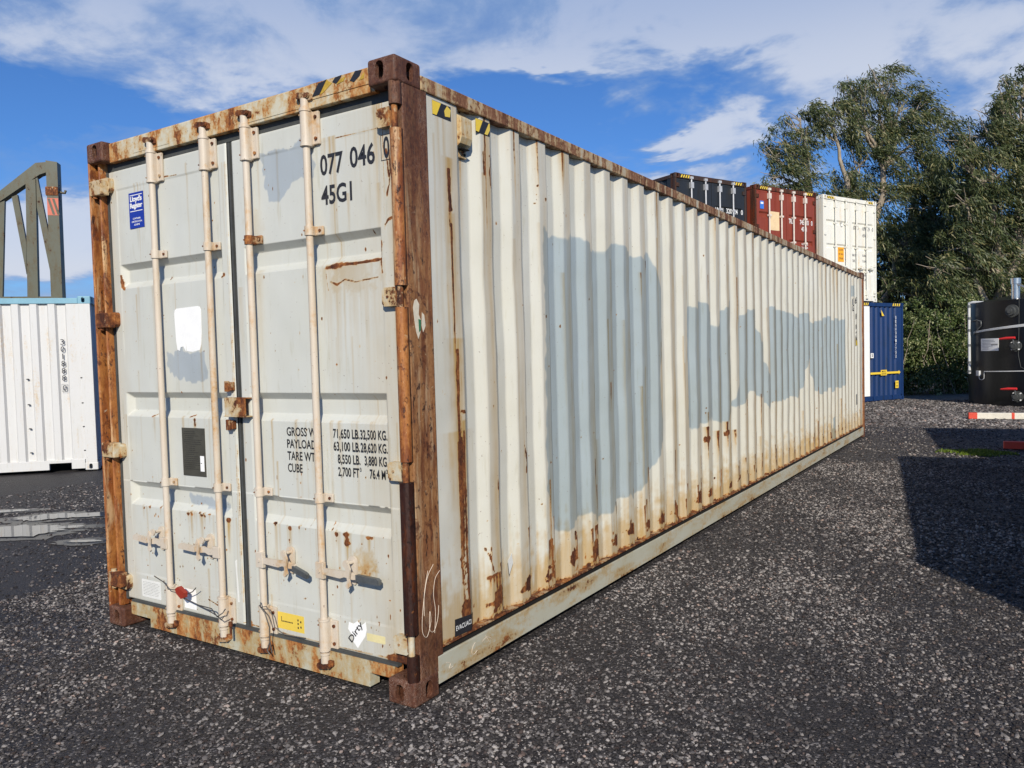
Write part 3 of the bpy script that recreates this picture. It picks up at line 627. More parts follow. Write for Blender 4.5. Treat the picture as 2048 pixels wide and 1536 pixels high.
def cam_head(d, x, z, up):
    s = 1 if up else -1; mb = MB(); y0, y1 = -.020, .010
    mb.cyl((x, YB, z), (x, YB, z+s*.045), .0215, n=14); mb.cyl((x, YB, z-s*.006), (x, YB, z+s*.004), .026, n=16)
    mb.build('cam_neck', M_BAR, d)
    k = MB(); k.prism([(x-.030, z+s*.045), (x-.034, z+s*.062), (x-.018, z+s*.074), (x+.012, z+s*.070), (x+.038, z+s*.062), (x+.040, z+s*.050), (x+.010, z+s*.043)], 'y', y0, y1)
    k.cyl((x-.026, y0-.002, z+s*.06), (x-.026, y1, z+s*.06), .016, n=12); k.cyl((x+.03, y0+.004, z+s*.056), (x+.03, y1, z+s*.056), .013, n=12)
    k.build('cam_head', M_KEEP, d, bevel=.004)
    q = MB(); q.box(x+.022, x+.052, -.008, y1+.004, z+s*.045-.012, z+s*.045+.016); q.build('cam_keeper', M_KEEP, d, bevel=.003)
    q = MB(); q.box(x-.045, x-.03, -.006, y1+.004, z+s*.05-.01, z+s*.05+.014); q.build('cam_keeper', M_KEEP, d, bevel=.003)
BARS = ((DL, -1.791), (DL, -1.325), (DR, -.995), (DR, -.560))
for i, (d, x) in enumerate(BARS):
    MB().cyl((x, YB, .15), (x, YB, 2.80), .0172, n=24).build('locking_bar', M_BAR, d)
    bracket(d, x, .176, .322); bracket(d, x, 2.587, 2.748)
    guide(d, x, 2.188, M_KEEP if i == 2 else M_BAR); guide(d, x, .914)
    cam_head(d, x, .156, False); cam_head(d, x, 2.758, True)
def handle(d, x, s, xe, xc, ze=.0, end=M_BAR):
    """lever from the bar at x to xe, catch at xc; s is +1 to the right"""
    z = .566; mb = MB()
    if s > 0: mb.box(x-.022, x+.030, -.026, -.004, z-.038, z+.042); mb.cyl((x+.004, -.026, z), (x+.004, -.031, z), .009, n=10)
    else: mb.box(x-.045, x+.012, -.024, -.004, z-.030, z+.030)
    mb.build('handle_hub', M_BAR, d, bevel=.003)
    a = x+s*.028; h = MB()
    h.prism([(a, z+.014), (xc-s*.05, z+.016), (xc, z+.020), (xc+s*.03, z+.006), (xc+s*.06, z+.008), (xc+s*.06, z-.012), (xc+s*.02, z-.016), (xc-s*.03, z-.010), (xc-s*.06, z-.020), (a, z-.014)], 'y', -.022, -.008)
    h.build('handle', M_BAR, d, bevel=.005)
    g_ = MB(); m0 = xc+s*.050; g_.prism([(m0, z+ze*.3+.014), (xe, z+ze+.014), (xe+s*.014, z+ze+.006), (xe+s*.014, z+ze-.016), (m0, z+ze*.3-.017)], 'y', -.030, -.010); g_.build('handle_grip', end, d, bevel=.004)
    k = MB(); k.prism([(xc-s*.018+.028*math.cos(t), z+.055+.026*math.sin(t)) for t in np.linspace(0, math.pi, 8)]+[(xc-s*.018-.022, z+.0), (xc-s*.018-.010, z-.05), (xc-s*.018+.016, z-.055), (xc-s*.018+.026, z)], 'y', .020, .031)
    k.build('handle_catch', M_BAR, d, bevel=.002)
    k = MB(); k.cyl((xc-s*.012, .03, z+.055), (xc-s*.012, -.026, z+.055), .009, n=10); k.cyl((xc-s*.012, -.022, z+.055), (xc-s*.012, -.030, z+.055), .019, n=14)
    k.prism([(xc-.010, z+.066), (xc+s*.012, z+.064), (xc+s*.026, z+.035), (xc+s*.016, z-.01), (xc+s*.026, z-.04), (xc+s*.006, z-.058), (xc-s*.006, z-.046), (xc+s*.006, z-.02), (xc+s*.002, z+.01), (xc-s*.002, z+.03)], 'y', -.040, -.030)
    k.build('handle_latch', M_BAR, d, bevel=.003)
handle(DL, -1.791, -1, -2.080, -1.910, .012); handle(DL, -1.325, -1, -1.645, -1.465, .006)
handle(DR, -.995, 1, -.655, -.792, -.035, M_STEEL); handle(DR, -.560, 1, -.182, -.363, -.004, M_STEEL)
# hinges
for s, d, xo, xi in ((1, DR, -.026, -.118), (-1, DL, -2.310, -2.215)):
    for i, z in enumerate(HZ):
        mb = MB(); x0, x1 = (xi, xo) if s > 0 else (xo, xi); r = .012
        mb.prism([(x0+(r if s > 0 else 0), z-.042), (x1-(0 if s > 0 else r), z-.042), (x1, z-.030), (x1, z+.030), (x1-(0 if s > 0 else r), z+.042), (x0+(r if s > 0 else 0), z+.042), (x0, z+.03), (x0, z-.03)], 'y', .000, .032)
        mb.build('hinge', M_HINGE if (s > 0 or i in (0, 2, 3)) else M_KEEP, d, bevel=.006)
        xm = (xo+xi)/2-.012; MB().cyl((xm, .004, z), (xm, -.005, z), .006, n=10).build('rivet', M_KEEP, d)
for xp, s in ((-.031, 1), (-Wd+.040, -1)):
    for i, z in enumerate(HZ):
        MB().cyl((xp, .024, z-.058), (xp, .024, z+.058), .0150, n=16).build('hinge_pin', M_HINGE if i == 3 else M_KEEP, CT)
        a_, b_ = (xp-.035, xp) if s > 0 else (xp-.034, xp+.095)
        MB().box(a_, b_, (.030 if s > 0 else .002), .052, z-.044, z+.044).build('hinge_knuckle', M_HINGE if i in (0, 2) else M_KEEP, CT, bevel=.005)
# centre lock box with its two keepers
lb = MB(); lb.prism([(-1.225, 1.300), (-1.062, 1.302), (-1.062, 1.396), (-1.225, 1.394)], 'y', -.016, -.010); lb.box(-1.225, -1.062, -.012, .03, 1.388, 1.394); lb.box(-1.225, -1.219, -.012, .03, 1.302, 1.388); lb.box(-1.227, -1.058, -.020, .03, 1.294, 1.300)
lb.build('lock_box', M_HINGE, DR, bevel=.002)
for z in (1.452, 1.250): MB().box(-1.250, -1.196, .006, .031, z-.022, z+.022).box(-1.236, -1.206, -.006, .008, z-.028, z+.028).build('lock_keeper', M_KEEP, DL, bevel=.003)

# lettering on the doors
OFFP = .0318
def door_text(body, u, v, w, h, d=DR, off=OFFP-.0004, m=M_BLACK, **k): return text_mesh(body, 'door', u, v, w, h, off, m, d, **k)
door_text('077', -.508, 2.442, .150, .098, bold=.022); door_text('046', -.315, 2.450, .155, .098, bold=.022); door_text('0', -.108, 2.462, .036, .098, off=.0308, bold=.022)
fr = MB()
for a in ((-.120, -.062, 2.566, 2.569), (-.120, -.062, 2.455, 2.458), (-.122, -.1195, 2.455, 2.569)): fr.box(a[0], a[1], .0298, .0306, a[2], a[3])
fr.build('check_digit_frame', M_BLACK, DR)
door_text('45G1', -.508, 2.305, .200, .090, bold=.022)
for r_, (a, b_, c_) in enumerate((('GROSS WT.', '71,650 LB.', '32,500 KG.'), ('PAYLOAD', '63,100 LB.', '28,620 KG.'), ('TARE WT.', '8,550 LB.', '3,880 KG.'), ('CUBE', '2,700 FT', '76.4 M'))):
    z = 1.205-r_*.0605; BS = (0.0, .73)
    door_text(a, -.812, z+.004*0, {0: .245, 1: .205, 2: .205, 3: .105}[r_], .044, base=BS, bold=.018)
    door_text(b_, {0: -.487, 1: -.487, 2: -.462, 3: -.462}[r_], z, {0: .172, 1: .172, 2: .147, 3: .138}[r_], .044, base=BS, bold=.018)
    door_text(c_, {0: -.310, 1: -.310, 2: -.288, 3: -.258}[r_], z, {0: .168, 1: .168, 2: .146, 3: .098}[r_], .044, base=BS, bold=.018)
door_text('3', -.320, .0+1.205-.1815+.028, .010, .018, bold=.01); door_text('3', -.156, 1.205-.1815+.028, .010, .018, bold=.01)
# stickers and plates
M_LBLUE = m_plain('register_blue', (.012, .035, .30), .4, var=.05); M_PLATE = m_plain('data_plate', (.085, .08, .062), .4, .3, var=.2, scale=20); M_WTAPE = m_plain('white_tape', (.84, .84, .82), .5, var=.05, scale=14)
M_PAPER = m_plain('paper_label', (.70, .70, .66), .6, var=.06, scale=20); M_PYEL = m_plain('pale_yellow_label', (.68, .60, .32), .5, var=.1); M_SYEL = m_plain('strong_yellow_label', (.72, .52, .08), .5, var=.06)
s_ = plate('register_sticker', 'door', -2.073, -1.932, 2.362, 2.565, OFFP, M_LBLUE, DL)
door_text("Lloyd's", -2.060, 2.505, .115, .040, DL, OFFP-.0016, M_WHITE, bold=.03, space=.85); door_text('Register', -2.063, 2.468, .122, .038, DL, OFFP-.0016, M_WHITE, bold=.03, space=.85)
for i, w in enumerate(('CONTAINER', 'CERTIFICATION', 'SCHEME')): ww = (.075, .100, .055)[i]; door_text(w, -2.002-ww/2, 2.412-i*.0175, ww, .0095, DL, OFFP-.0016, M_WHITE, bold=.02)
q = MB(); q.box(-2.062, -1.943, OFFP-.0018, OFFP-.0013, 2.548, 2.552); q.box(-2.062, -1.943, OFFP-.0018, OFFP-.0013, 2.457, 2.461); q.build('sticker_rule', M_WHITE, DL)
pw = [(-1.683, 1.70), (-1.675, 1.655), (-1.655, 1.648), (-1.645, 1.668), (-1.62, 1.672), (-1.60, 1.645), (-1.596, 1.70), (-1.592, 1.645), (-1.54, 1.640), (-1.475, 1.650), (-1.462, 1.68), (-1.455, 1.74), (-1.452, 1.865), (-1.462, 1.882), (-1.48, 1.886), (-1.67, 1.882), (-1.685, 1.872), (-1.690, 1.855)]
plate('white_tape', 'door', 0, 0, 0, 0, OFFP, M_WTAPE, DL, .0012, poly=pw)
plate('data_plate', 'door', -1.668, -1.466, .956, 1.222, OFFP, M_PLATE, DL, .002)
tl = MB(); rr = random.Random(3)
for i in range(19):
    z = 1.20-i*.0115; L = rr.uniform(.08, .17); x = -1.655+rr.uniform(0, .02)
    while x < -1.655+L: w = rr.uniform(.006, .02); tl.box(x, x+w, OFFP-.0031, OFFP-.0023, z, z+.0035); x += w+.004
tl.build('plate_print', m_plain('plate_print', (.035, .033, .028), .6), DL)
plate('plate_label', 'door', -1.512, -1.478, .985, 1.07, OFFP-.0021, M_WTAPE, DL, .0008)
for a in ((-2.122, -1.935, .208, .312, M_PAPER, .006), (-1.712, -1.605, .20, .312, M_WTAPE, 0)):
    plate('paper_label', 'door', a[0], a[1], a[2], a[3], OFFP, a[4], DL, .0010, r=a[5])
tl = MB()
for i in range(9):
    z = .296-i*.009; x = -2.108
    while x < -1.96: w = rr.uniform(.005, .016); tl.box(x, x+w, OFFP-.0016, OFFP-.0011, z, z+.0022); x += w+.004
tl.build('label_print', m_plain('label_print', (.3, .3, .28), .6), DL)
plate('yellow_label', 'door', -.934, -.738, .212, .298, OFFP, M_SYEL, DR, .001)
tl = MB(); tl.box(-.905, -.902, OFFP-.0018, OFFP-.0011, .252, .276); tl.box(-.905, -.892, OFFP-.0018, OFFP-.0011, .250, .254)
for x in np.arange(-.89, -.82, .0105): tl.box(x, x+.007, OFFP-.0018, OFFP-.0011, .250, .256)
for x, z in ((-.785, .23), (-.785, .25), (-.785, .268), (-.765, .235), (-.765, .262)): tl.box(x, x+.008, OFFP-.0018, OFFP-.0011, z, z+.01)
tl.build('label_print', M_BLACK, DR)
plate('dirty_label', 'door', 0, 0, 0, 0, OFFP, M_WTAPE, DR, .0016, poly=[(-.425, .322), (-.395, .318), (-.372, .334), (-.345, .318), (-.316, .338), (-.312, .300), (-.322, .268), (-.348, .236), (-.372, .204), (-.40, .232), (-.405, .262), (-.432, .288)])
door_text('Dirty', -.442, .258, .125, .042, DR, OFFP-.0021, M_BLACK, spin=rad(52), bold=.018)
plate('pale_label', 'door', -.312, -.196, .252, .288, OFFP, M_PYEL, DR, .001, r=.005)
plate('silver_tape', 'door', 0, 0, 0, 0, .0305, M_PAPER, DL, .0008, poly=[(-1.252, .52), (-1.236, .53), (-1.238, .46), (-1.230, .36), (-1.228, .30), (-1.243, .30), (-1.245, .40)])
# seals and wires hanging on the bars
wires = []
def wire(*a): wires.append(MB().tube(*a))
wire([(-1.99, .028, .345), (-1.86, .0, .335), (-1.78, -.03, .33), (-1.74, -.05, .322), (-1.70, -.03, .318)], .0028, 6); wire([(-1.62, -.02, .30), (-1.56, -.02, .325), (-1.515, -.03, .355)], .0028, 6)
wire([(-1.64, -.03, .285), (-1.50, -.03, .262), (-1.38, -.035, .262), (-1.30, -.06, .238), (-1.26, -.055, .262), (-1.27, -.03, .275)], .0032, 6); wire([(-1.64, -.025, .28), (-1.42, -.03, .248), (-1.33, -.04, .232), (-1.27, -.057, .224), (-1.245, -.055, .25)], .0026, 6)
each(wires, 'security_wire', M_WIRE, DL); wires.clear()
MB().prism([(-1.685, .328), (-1.66, .345), (-1.605, .318), (-1.61, .288), (-1.635, .280), (-1.675, .305)], 'y', -.045, -.020).build('cable_seal', m_plain('red_seal', (.28, .03, .015), .5), DL, bevel=.003)
wire([(-.985, -.03, .352), (-.955, -.055, .338), (-.925, -.045, .345), (-.90, -.03, .30), (-.885, -.03, .24), (-.84, -.01, .205), (-.72, .02, .196)], .0026, 6)
wire([(-.97, -.05, .345), (-.925, -.055, .315), (-.905, -.045, .24), (-.915, -.04, .17), (-.90, -.04, .11)], .0032, 6); wire([(-.915, -.04, .16), (-.93, -.045, .12), (-.91, -.045, .10)], .0035, 6)
each(wires, 'security_wire', M_WIRE, DR)
MB().cyl((-1.225, -.035, .195), (-1.225, -.035, .125), .007, n=8).cyl((-1.225, -.035, .215), (-1.225, -.035, .190), .011, n=10).build('bolt_seal', M_KEEP, DL)

# the leaves hang 43 mm behind the frame's front: leaf drawing -> container coordinates
DM = Matrix.Translation((-.0378, .0435, -.0258)) @ Matrix.Diagonal((1.0165, 1, 1.0165, 1)); seen_me = set()
for d in (DL, DR):
    for o in [d]+[q for q in COL.objects if q.parent == d]:
        if o.data.name not in seen_me: o.data.transform(DM); seen_me.add(o.data.name)
# side wall with painted wear
YK = [.448+.2776*k for k in range(42)]
cvS = Canvas(.19, 12.05, .2, 2.8, .0055, 40); c = cvS
PA = {'A': [(1.23, 2.31), (1.56, 2.28), (1.82, 2.25), (2.19, 2.32), (2.43, 2.30), (2.78, 2.30), (2.89, 2.18), (3.02, 1.98), (2.90, 1.37), (2.95, .9), (2.82, .73), (2.43, .58), (2.17, .57), (1.99, .54), (1.61, .52), (1.3, .56), (1.21, .79), (1.22, 1.6)],
 'B': [(3.5, 1.99), (3.8, 1.99), (4.09, 1.96), (4.15, 1.85), (4.31, 1.84), (4.39, 1.99), (4.64, 2.03), (4.60, .95), (4.27, .95), (4.11, 1.05), (3.97, .93), (3.49, .99)],
 'C': [(4.93, 1.78), (5.03, 1.93), (5.31, 2.01), (5.45, 2.03), (5.55, 1.89), (5.66, 1.74), (5.8, 1.58), (5.93, 1.36), (6.02, 1.19), (6.12, .96), (5.97, .93), (5.78, 1.07), (5.53, 1.13), (5.32, 1.17), (5.12, 1.08), (4.89, 1.0), (4.7, 1.01), (4.83, 1.15), (4.9, 1.29)],
 'D': [(6.08, 2.03), (6.6, 2.02), (7.2, 2.01), (7.95, 2.02), (8.15, 1.89), (7.99, 1.56), (7.84, 1.3), (7.55, 1.06), (7.15, 1.0), (6.55, .99), (6.05, .94)],
 'E': [(8.10, 1.90), (8.62, 2.01), (9.3, 2.04), (9.62, 2.03), (9.60, 1.5), (9.72, 1.5), (9.74, 2.03), (10.46, 2.02), (10.5, .99), (9.81, .98), (8.91, .97), (8.20, 1.03), (7.98, 1.52)],
 'F': [(11.11, 2.64), (11.34, 2.64), (11.33, 2.45), (11.1, 2.45)], 'G': [(9.49, .59), (9.68, .58), (9.66, .2), (9.47, .22)]}
for k, v in PA.items(): c.poly(v, 'B', 1.0, .03, .09)
c.blur('B', 12)
c.B *= np.clip(.62+.75*fbm(c.h, c.w, 60, 30, 91, 3), 0, 1)  # thin and thick passes of the sprayed cover-up
rs = random.Random(21)
# base weeping: yellow-brown run-off along the foot of the wall, brown at the seam
foot = np.clip((.58+.36*(c.n1-.5)+.30*(c.ns-.5)-c.V[:, None])/.24, 0, 1); c.G = np.maximum(c.G, foot*.85)
seam = np.clip((.250+.03*(c.nf-.5)*2-c.V[:, None])/.03, 0, 1); c.R = np.maximum(c.R, seam*.62)
top = np.clip((c.V[:, None]-2.60+.4*(c.ns-.5))/.35, 0, 1); c.G = np.maximum(c.G, top*.35)
for k, yk in enumerate(YK):
    w_ = c.win(yk-.10, yk+.012, .2, 2.8); s2 = random.Random(k+5); c.G[w_] = np.maximum(c.G[w_], (s2.uniform(.25, .75)*np.clip(.3+c.ns[w_]+.3*c.n1[w_], 0, 1.2)*np.clip(1-np.abs(c.U[w_[1]]-(yk-.03))/.075, 0, 1)[None, :]))
# first flat: long rust run beside the post
for u, v, L, w, k in ((.372, 2.46, .5, .013, 1), (.385, 2.2, .9, .011, .95), (.395, 1.6, 1.2, .013, .95), (.40, 1.15, .9, .020, 1), (.43, 1.2, .95, .008, .9), (.385, 1.1, .85, .008, .8)): c.streak(u, v, L, w, k); c.streak(u, v+.05, L*1.15, w*4.5, 1.0, 'G')
c.line([(.41, 1.18), (.41, .60)], .010, .9); c.line([(.43, .95), (.44, .28)], .008, .95); c.line([(.39, .75), (.40, .28)], .010, .8)
c.line([(.38, 2.43), (.372, 2.36), (.385, 2.28)], .012, 1); c.line([(.41, 1.31), (.46, 1.30), (.455, 1.17)], .005, .9); c.line([(.41, 1.31), (.413, 1.2)], .005, .8)
for i in range(26): c.line([(rs.uniform(.375, .445), z := rs.uniform(.3, .65)), (rs.uniform(.375, .445), z-rs.uniform(.01, .05))], .004, .9)
c.blob(.42, .33, .045, .05, 1); c.streak(.30, 2.75, 1.6, .02, .5, 'G'); c.streak(.345, 2.75, 2.0, .016, .8, 'G'); c.streak(.265, 2.6, 1.0, .008, .5, 'G')
# second to fourth ridges
c.line([(.655, 2.60), (.66, 2.55), (.668, 2.50)], .008, .95); c.streak(.66, 2.6, .16, .008, .9); c.streak(.655, 2.5, .9, .014, .9, 'G'); c.line([(.715, 2.60), (.73, 2.57), (.71, 2.52), (.72, 2.42)], .005, .8)
c.blob(.715, .90, .008, .03, 1); c.streak(.72, .88, .16, .008, .8); c.line([(.60, .60), (.63, .55), (.645, .50)], .006, .85); c.line([(.64, .58), (.645, .48), (.66, .46)], .006, .9)
c.line([(.62, .43), (.70, .44)], .008, 1)
for i in range(9): c.streak(.62+.011*i, .43, rs.uniform(.05, .2), .004, .95)
for i in range(8): c.streak(.63+.012*i, .42, .22, .010, 1, 'G')
c.line([(.98, 1.08), (1.0, 1.0), (.99, .92)], .005, .9); c.streak(1.06, .6, .2, .005, .7)
for k in range(0, 42):        # chips and runs low on every ridge
    y = YK[k]; near = k < 15
    if k in (1, 2, 3, 4, 5, 6, 7, 8, 9, 10, 12, 13) or rs.random() < .4:
        a = rs.uniform(.045, .075) if near else rs.uniform(.02, .04); z = .315+rs.uniform(-.02, .035)
        c.blob(y-.015, z, a, a*.8, 1.0, rough=1.3); c.blob(y-.05, z-.012, a, a*.4, .95, rough=1.3)
        for i in range(5): c.streak(y-rs.uniform(-.01, .085), z-.005, rs.uniform(.06, .12), .010, 1, 'G')
        if rs.random() < .6: c.streak(y-.005, z+rs.uniform(.1, .45), rs.uniform(.12, .3), .008, 1)
        for i in range(3): c.blob(y-rs.uniform(0, .09), z+rs.uniform(-.05, .06), a*rs.uniform(.2, .5), a*rs.uniform(.15, .4), .95, rough=1.3)
        c.blob(y-.04, z-.02, .085, .075, .8, 'G')
    if rs.random() < (.75 if near else .4):
        c.streak(y-rs.uniform(-.005, .03), rs.uniform(.5, 2.4), rs.uniform(.05, .3), rs.uniform(.003, .006), rs.uniform(.6, .95))
    for i in range(4):
        c.streak(y-rs.uniform(-.03, .10), rs.uniform(1.2, 2.78), rs.uniform(.4, 2.2), rs.uniform(.005, .018), rs.uniform(.3, .95), 'G')
    if rs.random() < .5: c.line([(y-.03, z := rs.uniform(.8, 2.4)), (y-.022, z-.12), (y-.028, z-.3), (y-.018, z-.5)], .0022, .45, wob=.02)
for u, v, L, w in ((5.78, 2.75, 2.1, .010), (6.07, 2.75, 2.1, .013), (5.50, 2.75, 1.9, .008), (3.97, .9, .35, .02), (4.25, .85, .3, .02), (4.52, .9, .3, .02), (4.78, .8, .25, .015), (7.46, .86, .25, .022), (7.74, .84, .2, .02), (8.0, .8, .2, .02), (8.26, .84, .15, .02), (2.72, .62, .35, .016), (3.0, .6, .3, .012),
                   (3.28, .8, .5, .008), (9.1, 2.5, 1.6, .008), (2.14, 2.42, .2, .006), (2.42, 2.74, .9, .012), (2.70, 2.72, 1.4, .010), (2.99, 2.72, .9, .012), (3.54, 2.7, .4, .02)):
    c.streak(u, v, L, w, 1.0 if L < 1 else .95); c.streak(u-.01, v, L*1.1, w*2.4, .9, 'G')
for u in (7.46, 7.74, 8.0, 3.97, 4.52): c.blob(u, .80, .05, .03, .9)
c.line([(2.12, 2.45), (2.155, 2.44), (2.15, 2.36)], .005, .9); c.line([(3.52, 2.38), (3.56, 2.38), (3.55, 2.2)], .006, .9)
for k, yk in enumerate(YK):                 # thin drips and cracks down the ridge corners
    for i in range(rs.choice([1, 2, 3, 4])):
        u = yk+rs.choice([-.004, -.088, -.05, .06])+rs.uniform(-.008, .008); v = rs.choice([2.78, 2.78, rs.uniform(.6, 2.6), rs.uniform(.4, 1.2)]); L_ = rs.uniform(.15, 1.1)
        c.streak(u, v, L_, rs.uniform(.006, .011), rs.uniform(.6, .9)); c.streak(u, v, L_*1.3, rs.uniform(.014, .034), rs.uniform(.5, 1), 'G')
    if rs.random() < .8:
        for i in range(rs.randint(2, 5)): c.streak(yk-rs.uniform(-.01, .09), rs.uniform(.3, .50), rs.uniform(.08, .24), rs.uniform(.008, .014), 1)
for i in range(500): c.blob(rs.uniform(.22, 11.9), rs.uniform(.25, 2.75), rs.uniform(.003, .008), rs.uniform(.003, .010), rs.uniform(.4, .9))
prof = [(.217, -.012), (.448, -.012)]
for k in range(1, 42):
    y = YK[k-1]; prof += [(y+.060, -.048), (y+.130, -.048), (y+.1926, -.012), (y+.2776, -.012)]
prof.append((12.0, -.012)); ys = [prof[0][0]]; xs = [prof[0][1]]
for (a, xa), (b_, xb) in zip(prof[:-1], prof[1:]):
    fine = 1 if a < 4.5 else 1.8; n = max(int((b_-a)/(.0075*fine)), 2)
    for i in range(1, n+1): ys.append(a+(b_-a)*i/n); xs.append(xa+(xb-xa)*i/n)
ys = np.array(ys); xs = np.array(xs); zs = np.append(np.arange(.220, 2.775, .010), 2.783); Y, Z = np.meshgrid(ys, zs)
X = np.broadcast_to(xs, Y.shape)+(fbm(*Y.shape, 45, 40, 77, 3)-.5)*.016*np.clip((Z-.25)*3, 0, 1)*np.clip((2.76-Z)*3, 0, 1)
grid_mesh('side_panel', np.stack([X, Y, Z], -1), M_SIDE, CT, True, cvS.sample(Y.ravel(), Z.ravel()))
# the wall's ripple seen from the far side, roof and far end
def corr_wall(name, pts, z0, z1, m, parent, xoff, mirror=False, axis='y'):
    P = np.array([[(xoff+(-x if mirror else x), y, z) for y, x in pts] for z in (z0, z1)]); return grid_mesh(name, P, m, parent, False, flip=mirror)
M_PAINT0 = m_paint('plain_grey_paint', (.55, .56, .52), rust=-.25, stain=.3)
corr_wall('side_panel', prof, .234, 2.783, M_PAINT0, CT, -Wd, True)
RP = corr_profile(.10, Ln-.10, .209, .09, .014, .02, 0, Hh-.030); grid_mesh('roof_panel', np.array([[(x, y, z) for y, z in RP] for x in (-Wd+.05, -.05)]), M_PAINT0, CT, False)
EP = corr_profile(-Wd+.16, -.16, .25, .09, .04, .045, 0, 0)
grid_mesh('end_wall', np.array([[(y, Ln-.02+x, z) for y, x in EP] for z in (.16, 2.80)]), M_PAINT0, CT, False)
MB().box(-Wd+.05, -.05, .1, Ln-.05, .155, .16).build('floor', M_GRIME_SHADE, CT)
# rails
for xa, xb in ((-.060, .0), (-Wd, -Wd+.06)):
    MB().box(xa, xb, .176, Ln-.176, 2.784, 2.850).build('top_rail', M_RAIL, CT, bevel=.005)
for s, x0 in ((-1, 0.0), (1, -Wd)):
    X_ = lambda d: x0+s*d
    r_ = MB(); r_.prism([(X_(.002), .052), (X_(.002), .178), (X_(.004), .181), (X_(.012), .181), (X_(.012), .058), (X_(.09), .058), (X_(.09), .052)], 'y', .176, Ln-.176)
    r_.build('bottom_rail', M_BRAIL, CT)
    r2 = MB(); r2.box(min(X_(.016), X_(.06)), max(X_(.016), X_(.06)), .2, Ln-.19, .170, .211); r2.build('rail_gap_shade', M_GRIME_SHADE, CT)  # near-black filler: shade of the gap above the rail, painted in as colour
    r3 = MB(); r3.box(min(X_(.002), X_(.06)), max(X_(.002), X_(.06)), .217, Ln-.19, .212, .2195); r3.build('wall_foot', M_KEEP, CT, bevel=.002)
# vent, hazard stickers, notices on the side
v_ = MB(); v_.box(-.046, -.036, .452, .556, 2.552, 2.768); v_.prism([(-.036, 2.590), (-.005, 2.612), (.006, 2.640), (.006, 2.735), (-.036, 2.76)], 'y', .462, .548); v_.build('vent', m_paint('vent_paint', (.58, .55, .42), rust=-.22, stain=.4), CT, bevel=.004)
MB().box(-.0345, -.006, .470, .540, 2.588, 2.592).cyl((-.036, .47, 2.57), (-.032, .47, 2.57), .007, n=8).cyl((-.036, .535, 2.57), (-.032, .535, 2.57), .007, n=8).build('vent_mouth', M_GRIME_SHADE, CT)
def sidepoly(nm, pts, m, off=-.0115, t=.0010, par=CT): return plate(nm, 'side', 0, 0, 0, 0, off, m, par, t, poly=pts)
sidepoly('hazard_tape', [(.262, 2.70), (.40, 2.70), (.40, 2.765), (.262, 2.765)], M_BLACK, -.0095); sidepoly('hazard_tape', [(.262, 2.701), (.29, 2.701), (.325, 2.763), (.262, 2.763)], M_YEL, -.0083); sidepoly('hazard_tape', [(.355, 2.71), (.392, 2.715), (.398, 2.75), (.372, 2.763), (.35, 2.735)], M_SYEL, -.0083)
sidepoly('hazard_tape', [(.60, 2.70), (.722, 2.70), (.722, 2.765), (.60, 2.765)], M_BLACK, -.0095); sidepoly('hazard_tape', [(.60, 2.701), (.625, 2.701), (.66, 2.763), (.60, 2.763)], M_YEL, -.0083); sidepoly('hazard_tape', [(.675, 2.701), (.70, 2.701), (.722, 2.73), (.722, 2.763), (.715, 2.763)], M_SYEL, -.0083)
ev = sidepoly('notice_sticker', [(.312, .228), (.447, .222), (.449, .300), (.316, .312)], M_BLACK, -.0095)
sv = MB(); sv.add([(-.0085, .447, .222), (-.0315, .485, .226), (-.0315, .490, .295), (-.0085, .449, .300)], [(0, 1, 2, 3)]); sv.add([(-.0095, .447, .222), (-.0325, .485, .226), (-.0325, .490, .295), (-.0095, .449, .300)], [(3, 2, 1, 0)]); sv.build('notice_fold', M_BLACK, CT)
text_mesh('EVACUACI', 'side', .322, .254, .122, .024, -.0078, M_WHITE, CT, bold=.01)
sidepoly('paper_scrap', [(.800, .48), (.838, .515), (.850, .46), (.812, .405)], M_PAPER, -.0215, .001)
PS = m_plain('torn_paper', (.62, .56, .44), .7, var=.2, scale=40); PG = m_plain('green_scrap', (.04, .16, .08), .6)
for pts, m in (([(.075, 1.800), (.085, 1.83), (.10, 1.84), (.118, 1.815), (.112, 1.77), (.128, 1.74), (.120, 1.69), (.105, 1.66), (.092, 1.69), (.082, 1.74)], PS), ([(.135, 1.78), (.15, 1.77), (.158, 1.72), (.14, 1.69), (.13, 1.72)], PS), ([(.108, 1.75), (.126, 1.745), (.122, 1.70), (.110, 1.69)], PG)):
    sidepoly('paper_scrap', pts, m, -.0035 if m is not PG else -.0022, .0009)
# white scribbles on the post and the rail
SCR = m_plain('chalk_mark', (.72, .62, .50), .8)
def scrib(pts, x=-.003, r=.0012):
    n = len(pts); P = [(x, a, b_) for a, b_ in pts]; Q = []
    for i in range(n-1):
        for k in range(6):
            t = k/6; p0 = P[max(i-1, 0)]; p1 = P[i]; p2 = P[i+1]; p3 = P[min(i+2, n-1)]
            Q.append([.5*((2*p1[j])+(-p0[j]+p2[j])*t+(2*p0[j]-5*p1[j]+4*p2[j]-p3[j])*t*t+(-p0[j]+3*p1[j]-3*p2[j]+p3[j])*t**3) for j in range(3)])
    Q.append(P[-1]); MB().tube(Q, r, 5).build('chalk_scribble', SCR, CT)
scrib([(.16, .62), (.11, .56), (.075, .42), (.07, .33), (.10, .30), (.13, .36), (.125, .41), (.12, .33), (.15, .31), (.18, .36), (.19, .42)]); scrib([(.205, .58), (.17, .55), (.155, .48), (.165, .40), (.155, .30)]); scrib([(.12, .60), (.09, .50), (.085, .40)])
